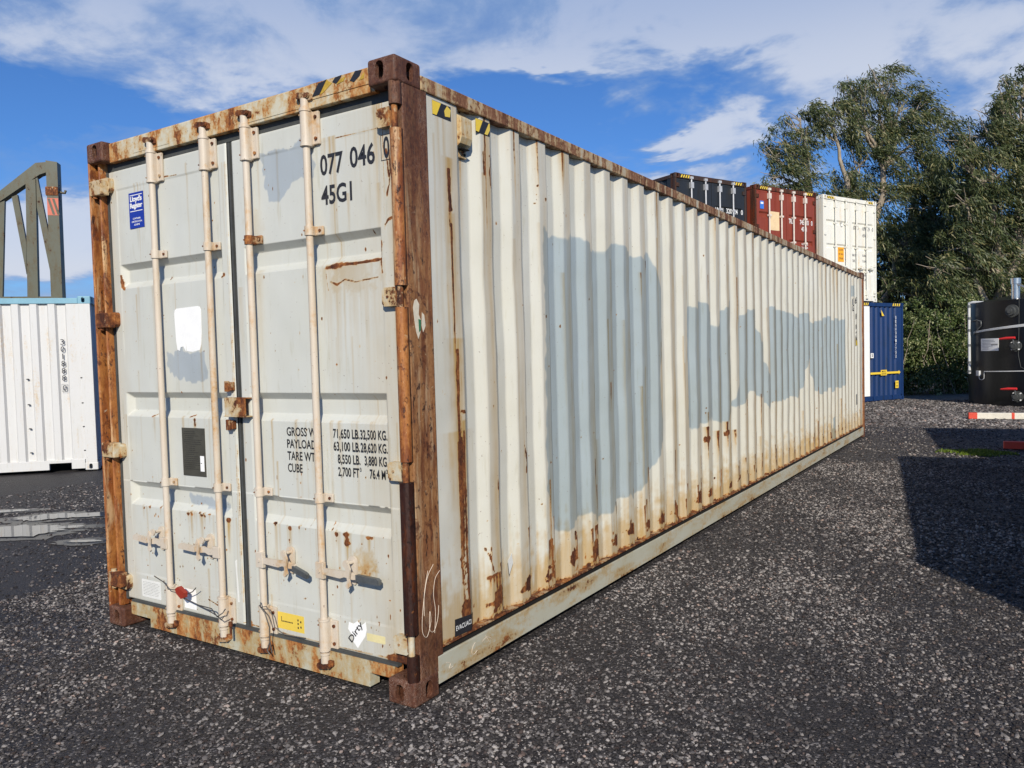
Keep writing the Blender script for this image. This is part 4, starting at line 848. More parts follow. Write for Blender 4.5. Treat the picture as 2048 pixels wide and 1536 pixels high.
scrib([(.46, .155), (.44, .14), (.43, .115), (.445, .10), (.475, .11)], 0.0008); scrib([(.52, .14), (.56, .15), (.60, .13)], 0.0008); scrib([(.55, .16), (.58, .12)], 0.0008); scrib([(.23, .135), (.26, .12), (.25, .10), (.28, .10)], 0.0008)
# digits and hazard triangle near the far end
for b_, y, z in (('6', 11.40, 2.33), ('G', 11.13, 2.19)): text_mesh(b_, 'side', y, z, .085, .11, -.0108, M_BLACK, CT, bold=.02)
for z0, z1, y in ((2.07, 2.16, 11.43), (1.90, 1.98, 11.43), (1.83, 1.86, 11.43), (.62, .80, 11.43), (.50, .52, 11.35), (2.30, 2.40, 11.14)): sidepoly('marking', [(y, z0), (y+.022, z0), (y+.022, z1), (y, z1)], M_BLACK, -.0115)
sidepoly('hazard_triangle', [(11.41, 1.62), (11.54, 1.62), (11.42, 1.76)], M_YEL, -.0108); sidepoly('hazard_triangle', [(11.41, 1.70), (11.46, 1.72), (11.42, 1.82)], M_BLACK, -.0100)

# ------------------------------------------------------------------ other containers
def gen_container(label, org, rz, L=12.192, H=2.896, body=None, rail=None, cast=None, bar=None, pitch=.278, flat=.072, slope=.068, doors=True, cond=None, detail=True, group=None, ends=True, x_hi=None):
    root = empty('shipping_container', org, rz); tag(root, label, 'shipping container', group)
    rail = rail or body; cast = cast or rail; bar = bar or body
    for z, mz in ((0, False), (H, True)):
        for x, mx in ((0, False), (-Wd, True)):
            for y, my in ((0, False), (L, True)): casting(root, cast, x, y, z, mx, my, mz)
    for x0, x1 in ((-.06, -.004), (-Wd+.004, -Wd+.06)):
        for y0, y1 in ((.01, .17), (L-.17, L-.01)): MB().box(x0, x1, y0, y1, .112, H-.112).build('corner_post', rail, root, bevel=.006)
    for x0, x1 in ((-.06, -.001), (-Wd+.001, -Wd+.06)):
        MB().box(x0, x1, .176, L-.176, H-.112, H-.028).build('top_rail', rail, root, bevel=.005)
        bb = MB()
        if L < 7:  # fork pockets in the bottom rail
            ed = [.176, .36, .66, L/2-.6, L/2-.3, L/2+.3, L/2+.6, L-.66, L-.36, L-.176]
            bb.box(x0, x1, .176, .36, .05, .17)
            for a, c in ((.66, L/2-.6), (L/2-.3, L/2+.3), (L/2+.6, L-.66), (L-.36, L-.176)): bb.box(x0, x1, a, c, .03, .17)
            bb.box(x0+.001, x1-.001, .36, L-.36, .125, .169)
        else: bb.box(x0, x1, .176, L-.176, .05, .17)
        bb.build('bottom_rail', body, root, bevel=.003)
    pr = corr_profile(.168, L-.168, pitch, flat, slope, .036, .12)
    corr_wall('side_panel', pr, .168, H-.110, body, root, 0); corr_wall('side_panel', pr, .168, H-.110, body, root, -Wd, True)
    rp = corr_profile(.10, L-.10, .209, .09, .014, .02, 0, H-.030); grid_mesh('roof_panel', np.array([[(x, y, z) for y, z in rp] for x in (-Wd+.05, -.05)]), body, root, False)
    ep = corr_profile(-Wd+.05, -.05, .25, .09, .05, .045, .02, 0)
    grid_mesh('end_wall', np.array([[(y, L-.04+x, z) for y, x in ep] for z in (.15, H-.11)]), body, root, False)
    MB().box(-Wd+.16, -.16, L-.09, L-.006, H-.112, H-.01).box(-Wd+.16, -.16, L-.09, L-.006, .03, .15).build('end_beam', rail, root)
    MB().box(-Wd+.05, -.05, .1, L-.05, .14, .15).build('floor', M_GRIME_SHADE, root)
    MB().box(-Wd+.16, -.16, .004, .09, H-.118, H-.012).build('header_beam', rail, root, bevel=.003)
    MB().box(-Wd+.16, -.16, .004, .09, .03, .17).build('door_sill', rail, root, bevel=.003)
    if doors:
        for x0, x1 in ((-2.37, -1.226), (-1.212, -.066)):
            d = MB(); zs_ = [.175, H-.125]; prof_ = [(.175, .03)]
            for k in (.24, .49, .74): z = .175+(H-.3)*k; prof_ += [(z, .03), (z+.04, .062), (z+.10, .062), (z+.14, .03)]
            prof_.append((H-.125, .03)); P = np.array([[(x, y, z) for z, y in prof_] for x in (x0+.09, x1-.09)]); dl = grid_mesh('door', P, body, root, False)
            fr_ = MB(); fr_.box(x0, x0+.092, .026, .07, .175, H-.125); fr_.box(x1-.092, x1, .026, .07, .175, H-.125); fr_.box(x0+.092, x1-.092, .026, .07, .175, .22); fr_.box(x0+.092, x1-.092, .026, .07, H-.17, H-.125); fr_.build('door_frame', body, dl, bevel=.003)
            for x in ((-1.93, -1.46) if x0 < -2 else (-.98, -.51)):
                MB().cyl((x, -.02, .12), (x, -.02, H-.09), .021, n=10).build('locking_bar', bar, dl)
                for z in (.26, .85, H*.52, H-.75, H-.26): hh = .07 if z in (.26, H-.26) else .025; MB().box(x-.03, x+.06, -.045, .03, z-hh, z+hh).build('bar_bracket', bar, dl, bevel=.003)
                for z in (.12, H-.09): MB().box(x-.045, x+.045, -.05, .0, z-.03, z+.03).build('cam_head', bar, dl, bevel=.003)
                s = -1 if x0 < -2 else 1
                MB().box(min(x, x+s*.33), max(x, x+s*.33), -.055, -.035, .95, .985).box(x+s*.2-.02, x+s*.2+.02, -.06, .03, .91, 1.02).build('handle', bar, dl, bevel=.003)
            xh = x0+.02 if x0 < -2 else x1-.02
            for z in (.29, 1.05, H-1.05, H-.28): MB().box(xh-.06, xh+.05, -.002, .025, z-.045, z+.045).build('hinge', rail, dl, bevel=.003)
        MB().box(-2.38, -.06, .05, .08, H-.126, H-.112).box(-1.227, -1.211, .045, .08, .17, H-.12).box(-2.38, -2.372, .03, .08, .17, H-.12).box(-.064, -.058, .03, .08, .17, H-.12).build('door_seal', M_RUBBER, root)
    else:
        ep = corr_profile(-Wd+.062, -.062, .235, .085, .045, .04, .0, 0); grid_mesh('front_wall', np.array([[(y, .03-x, z) for y, x in ep] for z in (.17, H-.115)]), body, root, False, flip=True)
    return root

U = Vector((.4224, .9064, 0)); BASE = Vector((-4.50, 14.77, 0)); RZC = math.atan2(.9064, .4224)
def row(s, z): q = BASE+U*(s+Wd); return (q.x, q.y, z)
M_CBLK = m_paint('black_container_paint', (.022, .026, .033), rust=-.34, dirt=.5, stain=.1, rough=.45); M_CBLK2 = m_paint('black_rail_rust', (.05, .035, .03), rust=-.12, rustcol=RUSTD)
M_CRED = m_paint('oxide_red_paint', (.24, .050, .030), rust=-.30, stain=.35, dirt=.4); M_CRED2 = m_paint('oxide_red_rust', (.15, .04, .022), rust=.05, rustcol=RUSTD)
M_CWHT = m_paint('white_container_paint', (.74, .73, .66), rust=-.40, stain=.05, dirt=.12); M_CBLU = m_paint('navy_container_paint', (.009, .034, .125), rust=-.36, dirt=.4, stain=.05)
M_GALV = m_plain('galvanised_bar', (.52, .52, .52), .45, .3, var=.15); M_CREAMB = m_plain('cream_bar', (.66, .58, .50), .5, var=.1)
def hz_pair(r, H, side_left=False, first=None, n=4):
    hazard('door', -Wd+.17, -Wd+.47, H-.10, H-.03, .003, r, n); hazard('door', -.50, -.17, H-.10, H-.03, .003, r, n)
bk = gen_container('black container with white door bars, leftmost of the three doubled up behind the rusty one', row(0, 2.896), RZC, body=M_CBLK, rail=M_CBLK2, bar=M_GALV)
hz_pair(bk, Hh)
def dt(r, body, u, v, w, h, m=M_WHITE, off=.0245, bold=.015): return text_mesh(body, 'door', u, v, w, h, off, m, r, bold=bold)
dt(bk, 'UNSU', -1.10, 2.08, .27, .12, off=.022); dt(bk, '320624', -.72, 2.08, .40, .12, off=.022); dt(bk, '0', -.20, 2.08, .07, .12, off=.022); dt(bk, '45G1', -.72, 1.88, .28, .11, off=.022)
rd = gen_container('oxide red container with cream door bars between the black and the white ones', row(2.75, 2.896), RZC, body=M_CRED, rail=M_CRED2, bar=M_CREAMB)
hz_pair(rd, Hh)
dt(rd, 'TRLU', -1.13, 2.00, .22, .13, off=.022); dt(rd, '745710', -.68, 2.00, .36, .13, off=.022); dt(rd, '0', -.22, 2.00, .06, .13, off=.022); dt(rd, '45G1', -.62, 1.83, .22, .12, off=.022)
for i, z in enumerate((1.46, 1.37, 1.20, 1.10, .90, .80)): dt(rd, ('GROSS WT.', '', 'TARE WT.', '', 'PAYLOAD', '')[i] or 'LBS.', -1.15, z, .24, .055, off=.022) if i % 2 == 0 else None; dt(rd, ('32,500 KG', '71,650 LB', '3,840 KG', '8,470 LB', '28,660 KG', '63,180 LB')[i], -.62, z, .26, .055, off=.022)
plate('cream_panel', 'door', -1.88, -1.50, 1.78, 2.26, .029, m_plain('cream_panel', (.75, .56, .33), .5), rd, .003); plate('blue_sticker', 'door', -2.24, -2.10, 2.30, 2.50, .022, m_plain('sticker_blue', (.04, .18, .62), .5), rd, .003)
plate('white_sticker', 'door', -2.22, -2.12, 2.42, 2.47, .018, M_WHITE, rd, .001)
# vertical code on the red one's left wall
for i, ch in enumerate('45G1'):
    o = text_mesh(ch, 'side', -.92+.0, 2.30-i*.20, .10, .15, 0, M_WHITE, rd, bold=.02)
    o.data.transform(Matrix.Translation((-Wd+.0115-.002, 0, 0)) @ Matrix.Rotation(math.pi, 4, 'Z')); 
wh = gen_container('bright white container with orange sticker on its door, right end of the upper row', row(5.47, 2.896), RZC, body=M_CWHT, rail=M_CWHT, bar=M_CWHT)
hz_pair(wh, Hh)
M_GTX = m_plain('grey_print', (.28, .28, .28), .6)
dt(wh, 'SGCU', -1.08, 2.03, .25, .11, M_GTX, off=.022); dt(wh, '109 129', -.66, 2.03, .36, .11, M_GTX, off=.022); dt(wh, '0', -.20, 2.03, .06, .11, M_GTX, off=.022); dt(wh, '45G1', -.66, 1.84, .26, .10, M_GTX, off=.022)
plate('orange_sticker', 'door', -1.78, -1.52, 1.10, 1.50, .024, M_ORANGE, wh, .003)
for i, w_ in enumerate(('CAUTION', '9\'6" HIGH', 'CONTAINER')): dt(wh, w_, -1.75, 1.40-i*.12, .20, .06, M_BLACK, off=.0205)
for i, (a, b_) in enumerate((('MAX GROSS', '32,500 KG'), ('TARE', '71,650 LB'), ('NET', '28,600 KG'), ('CUBE', '76.4 M'))):
    dt(wh, a, -1.13, (1.28, 1.12, .72, .60)[i], (.26, .12, .12, .14)[i], .07, M_GTX, off=.022); dt(wh, b_, -.66, (1.28, 1.12, .72, .60)[i], .24, .07, M_GTX, off=.022)
text_mesh('C', 'door', -1.66, 2.06, .09, .16, .0235, M_GTX, wh, bold=.01)
bl = gen_container('navy blue container with yellow arrow stripe, standing on the ground beside the hedge', row(6.80, 0), RZC, body=M_CBLU, rail=M_CBLU, doors=False)
hazard('door', -Wd+.36, -Wd+.70, Hh-.10, Hh-.02, .003, bl, 4); hazard('door', -.58, -.17, Hh-.10, Hh-.02, .003, bl, 4)
plate('white_end_panel', 'door', -Wd+.062, -Wd+.70, .18, Hh-.125, -.012, M_WHITE, bl, .01)
ft = .028
plate('yellow_stripe', 'door', -1.70, -.24, .80, .86, -.010, M_YEL, bl, .004); plate('yellow_arrowhead', 'door', 0, 0, 0, 0, -.009, M_YEL, bl, .004, poly=[(-.29, .77), (-.20, .83), (-.29, .89)])
plate('yellow_notice', 'door', -1.20, -.90, .76, .92, -.0145, M_YEL, bl, .003); plate('yellow_sticker', 'door', -.46, -.30, .36, .58, -.009, M_YEL, bl, .003)
plate('yellow_triangle', 'door', 0, 0, 0, 0, -.009, M_YEL, bl, .003, poly=[(-1.16, 2.68), (-1.12, 2.50), (-1.0, 2.50)]); plate('number_sticker', 'door', -1.68, -1.54, 1.28, 1.42, -.009, M_WHITE, bl, .003)
for w_, u, v, w, h in (('MAX', -1.15, .85, .20, .05), ('GROSS', -1.17, .78, .24, .05), ('5', -1.64, 1.31, .07, .09), ('CAUTION', -.44, .50, .12, .03), ('HIGH', -.43, .40, .10, .05)): text_mesh(w_, 'door', u, v, w, h, -.0182 if u < -1.1 and v < 1 else -.0125, M_BLACK, bl, bold=.02)
for i, ch in enumerate('SEGU3017752'): text_mesh(ch, 'door', -.44, 2.42-i*.115, .045, .085, -.0085, M_WHITE, bl, bold=.02)
MB().prism([(-1.58, .16), (-1.43, .16), (-1.48, -.0), (-1.53, -.0)], 'y', -.02, .05).prism([(-.62, .16), (-.5, .16), (-.55, .0), (-.58, .0)], 'y', -.02, .05).build('corner_foot', M_CBLU, bl)
# the lower course that carries the upper row (peeps past the far corner)
M_CGRY = m_paint('grey_container_paint', (.30, .31, .30), rust=-.3)
gen_container('grey container under the red one, hidden behind the rusty container', row(4.20, 0), RZC, body=M_CGRY)
gen_container('weathered cream container under the black one', row(1.55, 0), RZC, body=M_CWHT)
gen_container('dull red container at the left end of the lower course', row(-1.10, 0), RZC, body=M_CRED)

# white 20-foot container on the left with pale blue rails
TW = rad(-43.4)
M_LWHT = m_paint('left_white_paint', (.58, .58, .57), rust=-.42, dirt=.08, stain=.04); M_PBLU = m_plain('pale_blue_rail', (.18, .36, .45), .45, var=.1)
lw = gen_container('white container with pale blue top rail at the left edge, numbered 301888 0', (-13.76, -.504, .02), TW, L=6.058, H=2.63, body=M_LWHT, rail=M_LWHT, pitch=.240, flat=.085, slope=.024)
for o in lw.children:
    if o.name.startswith('top_rail'): o.data.materials[0] = M_PBLU
    if o.name.startswith('corner_casting') and max(v.co.z for v in o.data.vertices) > 2: o.data.materials[0] = M_PBLU
for i, ch in enumerate('301888'): text_mesh(ch, 'side', 5.625+(.018 if ch == '1' else 0), 1.905-i*.108, .014 if ch == '1' else .052, .082, -.0105, M_BLACK, lw)
text_mesh('0', 'side', 5.63, 1.215, .052, .082, -.0105, M_BLACK, lw)
fr = MB()
for a in ((5.615, 5.70, 1.20, 1.204), (5.615, 5.70, 1.308, 1.312), (5.615, 5.618, 1.2, 1.312), (5.697, 5.70, 1.2, 1.312)): fr.box(-.0108, -.0098, *a)
fr.build('check_digit_frame', M_BLACK, lw)
for y in (5.175, 5.895):
    for z in (1.40, 1.02, .66, .30): MB().box(-.030, -.004, y-.022, y+.006, z-.005, z+.009).build('lashing_ring', M_GRIME_SHADE, lw)

# olive steel frame standing on the white container
M_OLIVE = m_paint('olive_frame_paint', (.085, .088, .062), rust=-.22, rustcol=RUSTD, dirt=.5, rs=(1, 1, .4))
Mw = Matrix.Translation((-13.76, -.504, .02)) @ Matrix.Rotation(TW, 4, 'Z')
gr = empty('steel_frame', Mw @ Vector((-.9, 5.1, 2.63)), TW); tag(gr, 'olive green braced steel frame with red striped tape, standing on top of the white container', 'steel frame')
def gp(y, z): return (y-5.1, z-2.63)
def bar2(nm, pts, x0=-.09, x1=.0): mb = MB(); mb.prism([gp(*q) for q in pts], 'x', x0, x1); return mb.build(nm, M_OLIVE, gr, bevel=.004)
bar2('end_post', [(5.27, 2.645), (5.43, 2.645), (5.45, 4.82), (5.29, 4.84)], -.16, .02)
bar2('inner_post', [(4.93, 2.645), (5.08, 2.645), (5.13, 4.55), (4.99, 4.50)])
bar2('top_beam', [(4.20, 4.06), (4.62, 4.34), (5.14, 4.80), (5.29, 4.82), (5.29, 4.66), (5.19, 4.62), (4.63, 4.19), (4.20, 3.90)], -.16, -.002)
bar2('base_beam', [(4.55, 2.632), (5.29, 2.632), (5.29, 2.70), (4.55, 2.70)], -.11, -.01)
bar2('brace', [(5.06, 4.55), (5.15, 4.58), (5.29, 3.55), (5.27, 3.05)], -.08, -.02); bar2('brace', [(4.78, 4.26), (4.86, 4.30), (4.95, 3.55), (4.93, 3.05)], -.08, -.02); bar2('brace', [(4.58, 4.15), (4.68, 4.20), (4.58, 2.70), (4.45, 2.70)], -.08, -.02)
tp = MB(); tp.prism([gp(*q) for q in [(5.282, 3.98), (5.438, 3.98), (5.443, 4.25), (5.284, 4.25)]], 'x', .021, .023); tp.build('striped_tape', m_plain('red_tape', (.50, .12, .07), .5), gr)
for dy in (-.03, .035): MB().prism([gp(*q) for q in [(5.32+dy, 4.24), (5.355+dy, 4.24), (5.42+dy, 3.99), (5.385+dy, 3.99)]], 'x', .0235, .0245).build('tape_stripe', M_OLIVE, gr)
MB().tube([(-.05, .34, 1.735), (-.05, .38, 1.72), (-.05, .42, 1.715), (-.05, .435, 1.76)], .018, 8).build('hook', M_OLIVE, gr)
MB().box(-.17, .03, .165, .345, 1.66, 1.80).build('clamp', M_KEEP, gr, bevel=.01)

# black water tank on the right
TC = (3.06, 22.06); TR = 1.9; TH = 2.70
M_TANK = m_plain('black_tank', (.0045, .005, .006), .34, var=.2, scale=2); M_PVC = m_plain('white_pipe', (.55, .56, .56), .5, var=.12); M_HRED = m_plain('red_handle', (.62, .03, .03), .45); M_STNL = m_plain('stainless', (.62, .61, .58), .25, .9)
tk = empty('storage_tank', (TC[0], TC[1], 0)); tag(tk, 'large black upright cylindrical tank with pipes and red valve levers at the right edge', 'tank')
def ring(r, z0, z1, mb, n=96):
    mb.add([(r*math.cos(2*math.pi*i/n), r*math.sin(2*math.pi*i/n), z) for z in (z0, z1) for i in range(n)], [(i, (i+1) % n, n+(i+1) % n, n+i) for i in range(n)], True)
tb = MB(); ring(TR, .02, TH, tb); n = 96; tb.add([(TR*math.cos(2*math.pi*i/n), TR*math.sin(2*math.pi*i/n), TH) for i in range(n)]+[(0, 0, TH+.35)], [(i, (i+1) % n, n) for i in range(n)], True); tb.build('tank_shell', M_TANK, tk)
def tp_(a, z, r=TR): a = rad(a); return Vector((r*math.cos(a), r*math.sin(a), z))
def tarc(a0, z0, a1, z1, r, n=14): return [tp_(a0+(a1-a0)*i/n, z0+(z1-z0)*i/n, r) for i in range(n+1)]
MB().tube([tp_(-150, 2.70, TR-.15), tp_(-155, 2.72, TR+.04), tp_(-157, 2.70, TR+.11), tp_(-157, 2.6, TR+.11), tp_(-157, 1.95, TR+.11), tp_(-156.5, .82, TR+.11)], .035, 10).build('drain_pipe', M_PVC, tk)
for z in (2.62, 2.30, 1.98, 1.58, 1.12, .88): MB().cyl(tp_(-156.9, z-.03, TR+.11), tp_(-156.9, z+.03, TR+.11), .05, n=12).build('pipe_coupling', M_STEEL, tk)
MB().tube([tp_(-160, 2.22, TR+.03), tp_(-150, 2.24, TR+.03), tp_(-144, 2.2, TR+.03), tp_(-144, 2.08, TR+.03), tp_(-152, 1.92, TR+.03), tp_(-156, 1.85, TR+.03)], .014, 7).build('hose', M_STEEL, tk)
for dz in (0, .035, .07): MB().tube(tarc(-155, 1.90+dz*.3, -60, 2.14+dz, TR+.016, 24), .013, 7).build('conduit', M_PVC, tk)
MB().tube(tarc(-141, .88, -60, .93, TR+.016, 20), .014, 7).build('conduit', M_PVC, tk)
def onwall(nm, a0, a1, z0, z1, m, t0=.003, t1=.012, k=8):
    mb = MB(); n = k; vs = []
    for r in (TR+t0, TR+t1):
        for z in (z0, z1): vs += [tp_(a0+(a1-a0)*i/n, z, r) for i in range(n+1)]
    q = n+1; fs = []
    for i in range(n): fs += [(2*q+i, 2*q+i+1, 3*q+i+1, 3*q+i), (i, q+i, q+i+1, i+1), (q+i, 3*q+i, 3*q+i+1, q+i+1), (i, i+1, 2*q+i+1, 2*q+i)]
    fs += [(0, 2*q, 3*q, q), (n, q+n, 3*q+n, 2*q+n)]; mb.add(vs, fs); return mb.build(nm, m, tk)
sg = onwall('notice_plate', -145, -127.5, 1.42, 1.74, M_WHITE)
for i in range(7): onwall('notice_line', -143.5, -143.5+(12, 13, 9, 13, 11, 7, 8)[i], 1.69-i*.038, 1.70-i*.038, M_GTX, .0122, .014)
onwall('notice_swoosh', -134, -128.2, 1.56, 1.60, M_GTX, .0122, .014)
for (a, z) in ((-114, 1.53), (-112.8, .26)):
    v_ = MB(); c0 = tp_(a, z, TR-.02); c1 = tp_(a, z, TR+.14); v_.cyl(c0, c1, .10, n=20); v_.cyl(c1, tp_(a, z, TR+.17), .06, n=16); v_.cyl(tp_(a, z, TR+.02), tp_(a, z, TR+.05), .14, n=20); v_.build('valve', M_RUBBER, tk, bevel=.004)
    for sa, sz in ((-2.4, .085), (2.4, .085), (-2.4, -.085), (2.4, -.085)): MB().cyl(tp_(a+sa, z+sz, TR+.04), tp_(a+sa, z+sz, TR+.075), .018, n=10).build('valve_bolt', M_WHITE, tk)
    MB().tube([tp_(a-9, z+.185, TR+.20), tp_(a-4, z+.20, TR+.21), tp_(a+1.5, z+.205, TR+.20)], [.022, .035, .030], 8).build('valve_lever', M_HRED, tk)
    MB().cyl(tp_(a, z+.05, TR+.15), tp_(a, z+.2, TR+.19), .02, n=8).build('valve_stem', M_STEEL, tk)
hb = MB(); hb.cyl(tp_(-116.7, 2.41, TR-.02), tp_(-116.7, 2.41, TR+.05), .16, n=24); hb.cyl(tp_(-116.7, 2.41, TR+.05), tp_(-116.7, 2.41, TR+.14), .11, n=20); hb.cyl(tp_(-116.7, 2.41, TR+.14), tp_(-116.7, 2.41, TR+.17), .06, n=16); hb.build('inspection_port', M_RUBBER, tk, bevel=.01)
MB().tube([tp_(-112.1, 2.69, TR+.006), tp_(-112.2, 2.0, TR+.006), tp_(-112.6, 1.3, TR+.006), tp_(-111, 1.0, TR+.006), tp_(-107, .93, TR+.006)], .008, 6).build('seam', M_RUBBER, tk)
jx = MB(); jx.box(-.07, .07, -.03, .03, -.07, .07); jx.build('junction_box', M_PVC, tk, bevel=.008, M=Matrix.Translation(tp_(-148, .83, TR+.02)) @ Matrix.Rotation(rad(-148+90), 4, 'Z'))
MB().tube([tp_(-147.5, .76, TR+.02), tp_(-146.5, .68, TR+.02), tp_(-143.5, .66, TR+.02), tp_(-141.2, .70, TR+.02), tp_(-141, .88, TR+.016)], .010, 6).build('cable_loop', M_PVC, tk)
MB().cyl(tp_(-118.5, TH+.0, TR-.25), tp_(-118.5, TH+.40, TR-.25), .095, n=20).cyl(tp_(-118.5, TH+.40, TR-.25), tp_(-118.5, TH+.54, TR-.25), .115, n=20).build('vent_stack', M_STNL, tk)
MB().tube([tp_(-117, TH+.40, TR-.2), tp_(-100, TH+.12, TR-.1)], .025, 8).build('stay', M_STNL, tk)

# striped barrier poles lying on the ground
M_POLEW = m_plain('pole_white', (.66, .62, .52), .6, var=.15); M_POLER = m_plain('pole_red', (.62, .07, .04), .5, var=.15)
def pole(label, a, b_, r, reds):
    a = Vector(a); b_ = Vector(b_); d = (b_-a); L = d.length; rt = empty('barrier_pole', a, math.atan2(d.y, d.x)); tag(rt, label, 'barrier pole', 'barrier poles lying on the ground')
    MB().box(0, L, -r, r, 0, 2*r).build('pole', M_POLEW, rt, bevel=.012)
    for s0, s1 in reds: MB().box(s0, s1, -r-.003, r+.003, .002 if s0 > 0 else .002, 2*r+.003).build('red_band', M_POLER, rt, bevel=.010)
pole('white pole with a red end lying on the pale gravel in front of the tank', (1.42, 16.3, .01), (4.6, 16.75, .01), .065, ((-.006, .16), (.78, .84), (1.9, 2.3)))
pole('thick red ended pole lying beside the moss, nearer the camera', (2.13, 10.95, .01), (5.2, 11.2, .01), .055, ((-.006, .30), (1.3, 1.7)))

# two 20-foot containers parked to the right, whose shade falls across the yard
gen_container('green container parked to the right of the yard, nearer one', (4.33, -.10, 0), rad(3.5), L=6.058, H=2.591, body=m_paint('green_container_paint', (.05, .12, .08), rust=-.3), group='containers parked to the right').location = (4.40+2.438*math.cos(rad(8)), -.08+2.438*math.sin(rad(8)), 0)
bpy.context.view_layer.update()
SHA = [o for o in COL.objects if o.get('label', '').startswith('green container')][0]; SHA.rotation_euler = (0, 0, rad(8))
sb = gen_container('brown container parked to the right of the yard, farther one', (4.02+2.438*math.cos(rad(9)), 7.0+2.438*math.sin(rad(9)), 0), rad(9), L=3.4, H=2.591, body=M_CRED, group='containers parked to the right')

# ------------------------------------------------------------------ plants
def leaves(centers, dirs, size, width, seed, per, spread, droop, wind, curve=.5):
    """sprays of long narrow leaves: every spray is an arc with leaves hanging off it"""
    r = np.random.default_rng(seed); N = len(centers); n = N*per
    c = np.repeat(centers, per, 0); d = np.repeat(dirs, per, 0); t = np.tile(np.linspace(0, 1, per), N)[:, None]
    ph = np.repeat(r.uniform(.7, 1.3, (N, 1)), per, 0)
    pos = c+d*spread*t*ph+np.array([0, 0, -1.])*droop*(t*ph)**2*spread+wind*(t*ph)**1.6*curve*spread+r.normal(0, .10*spread, (n, 3))
    ld = d*.55+wind*.9*curve*(.6+t)+np.array([0, 0, -1.])*(droop*(.5+t))+r.normal(0, .38, (n, 3)); ld /= np.linalg.norm(ld, axis=1, keepdims=True)
    w = np.cross(ld, r.normal(0, 1, (n, 3))); w /= np.linalg.norm(w, axis=1, keepdims=True)
    s = size*r.uniform(.6, 1.3, (n, 1)); ww = width*r.uniform(.7, 1.3, (n, 1))
    V = np.stack([pos, pos+ld*s*.4+w*ww*.5, pos+ld*s+np.array([0, 0, -1.])*s*.12, pos+ld*s*.4-w*ww*.5], 1).reshape(-1, 3)
    Q = np.arange(n*4).reshape(n, 4); tone = np.repeat(np.clip(np.repeat(r.random(N), per)+r.normal(0, .15, n), 0, 1), 4)
    T = np.stack([tone, np.repeat(r.random(n), 4), tone, np.ones(n*4)], -1)
    return V, Q, T
def m_leaf(name, stops, trans=.35, rough=.45):
    m, t, b = mat(name); at = t.new('ShaderNodeAttribute', attribute_name='tone'); s = t.new('ShaderNodeSeparateColor'); t.link(at.outputs['Color'], s.inputs[0])
    c = t.ramp(s.outputs[0], stops); t.set(b.inputs['Base Color'], c); b.inputs['Roughness'].default_value = rough; b.inputs['Specular IOR Level'].default_value = .45
    tr = t.new('ShaderNodeBsdfTranslucent'); t.set(tr.inputs[0], t.mix(1.0, c, (1.1, 1.2, .6), 'MULTIPLY')); mx = t.new('ShaderNodeMixShader'); mx.inputs[0].default_value = trans*.7
    o = [n for n in t.n if n.type == 'OUTPUT_MATERIAL'][0]; t.link(b.outputs[0], mx.inputs[1]); t.link(tr.outputs[0], mx.inputs[2]); t.link(mx.outputs[0], o.inputs[0]); return m
ML_EUC = m_leaf('gum_leaves', [(0, (.032, .050, .019)), (.35, (.066, .092, .034)), (.65, (.115, .138, .054)), (.88, (.18, .19, .085)), (1, (.25, .22, .09))])
ML_DRK = m_leaf('dark_foliage', [(0, (.012, .022, .011)), (.6, (.026, .040, .018)), (1, (.05, .065, .03))])
ML_HDG = m_leaf('hedge_leaves', [(0, (.04, .065, .018)), (.5, (.09, .13, .038)), (.85, (.17, .20, .07)), (1, (.42, .43, .22))])
M_BARK = m_plain('pale_bark', (.30, .25, .19), .8, var=.3, scale=4)
WIND = np.array([.62, .38, -.25])
def blob_points(blobs, dens, seed, shell=.35, tuft=.105):
    r = np.random.default_rng(seed); C, D = [], []
    for (x, y, z, R) in blobs:
        n = int(dens*R**2.2); k = max(int(n/11), 1)                      # leaves sit in tufts at the twig ends, gaps between the tufts
        t_ = r.normal(0, 1, (k, 3)); t_ /= np.linalg.norm(t_, axis=1, keepdims=True); rr = (shell+(1-shell)*r.random((k, 1))**.6)*R*r.uniform(.75, 1.18, (k, 1)); tc_ = t_*rr*np.array([1, 1, .85])
        w_ = r.integers(0, k, n); p = np.array([x, y, z])+tc_[w_]+r.normal(0, tuft*R, (n, 3))*np.array([1, 1, .6]); u = t_[w_]+r.normal(0, .5, (n, 3)); u /= np.linalg.norm(u, axis=1, keepdims=True)
        C.append(p); D.append(u)
    return np.concatenate(C), np.concatenate(D)
def branch(mb, a, b_, r0, r1, seed, sag=.0, n=7):
    rr = random.Random(seed); a = Vector(a); b_ = Vector(b_); L = (b_-a).length; pts = []
    for i in range(n+1):
        t = i/n; p = a.lerp(b_, t); p += Vector((rr.uniform(-1, 1), rr.uniform(-1, 1), rr.uniform(-.6, .6)))*L*.035*math.sin(math.pi*t); p.z += sag*L*math.sin(math.pi*t); pts.append(p)
    mb.tube(pts, [r0+(r1-r0)*i/n for i in range(n+1)], 7)
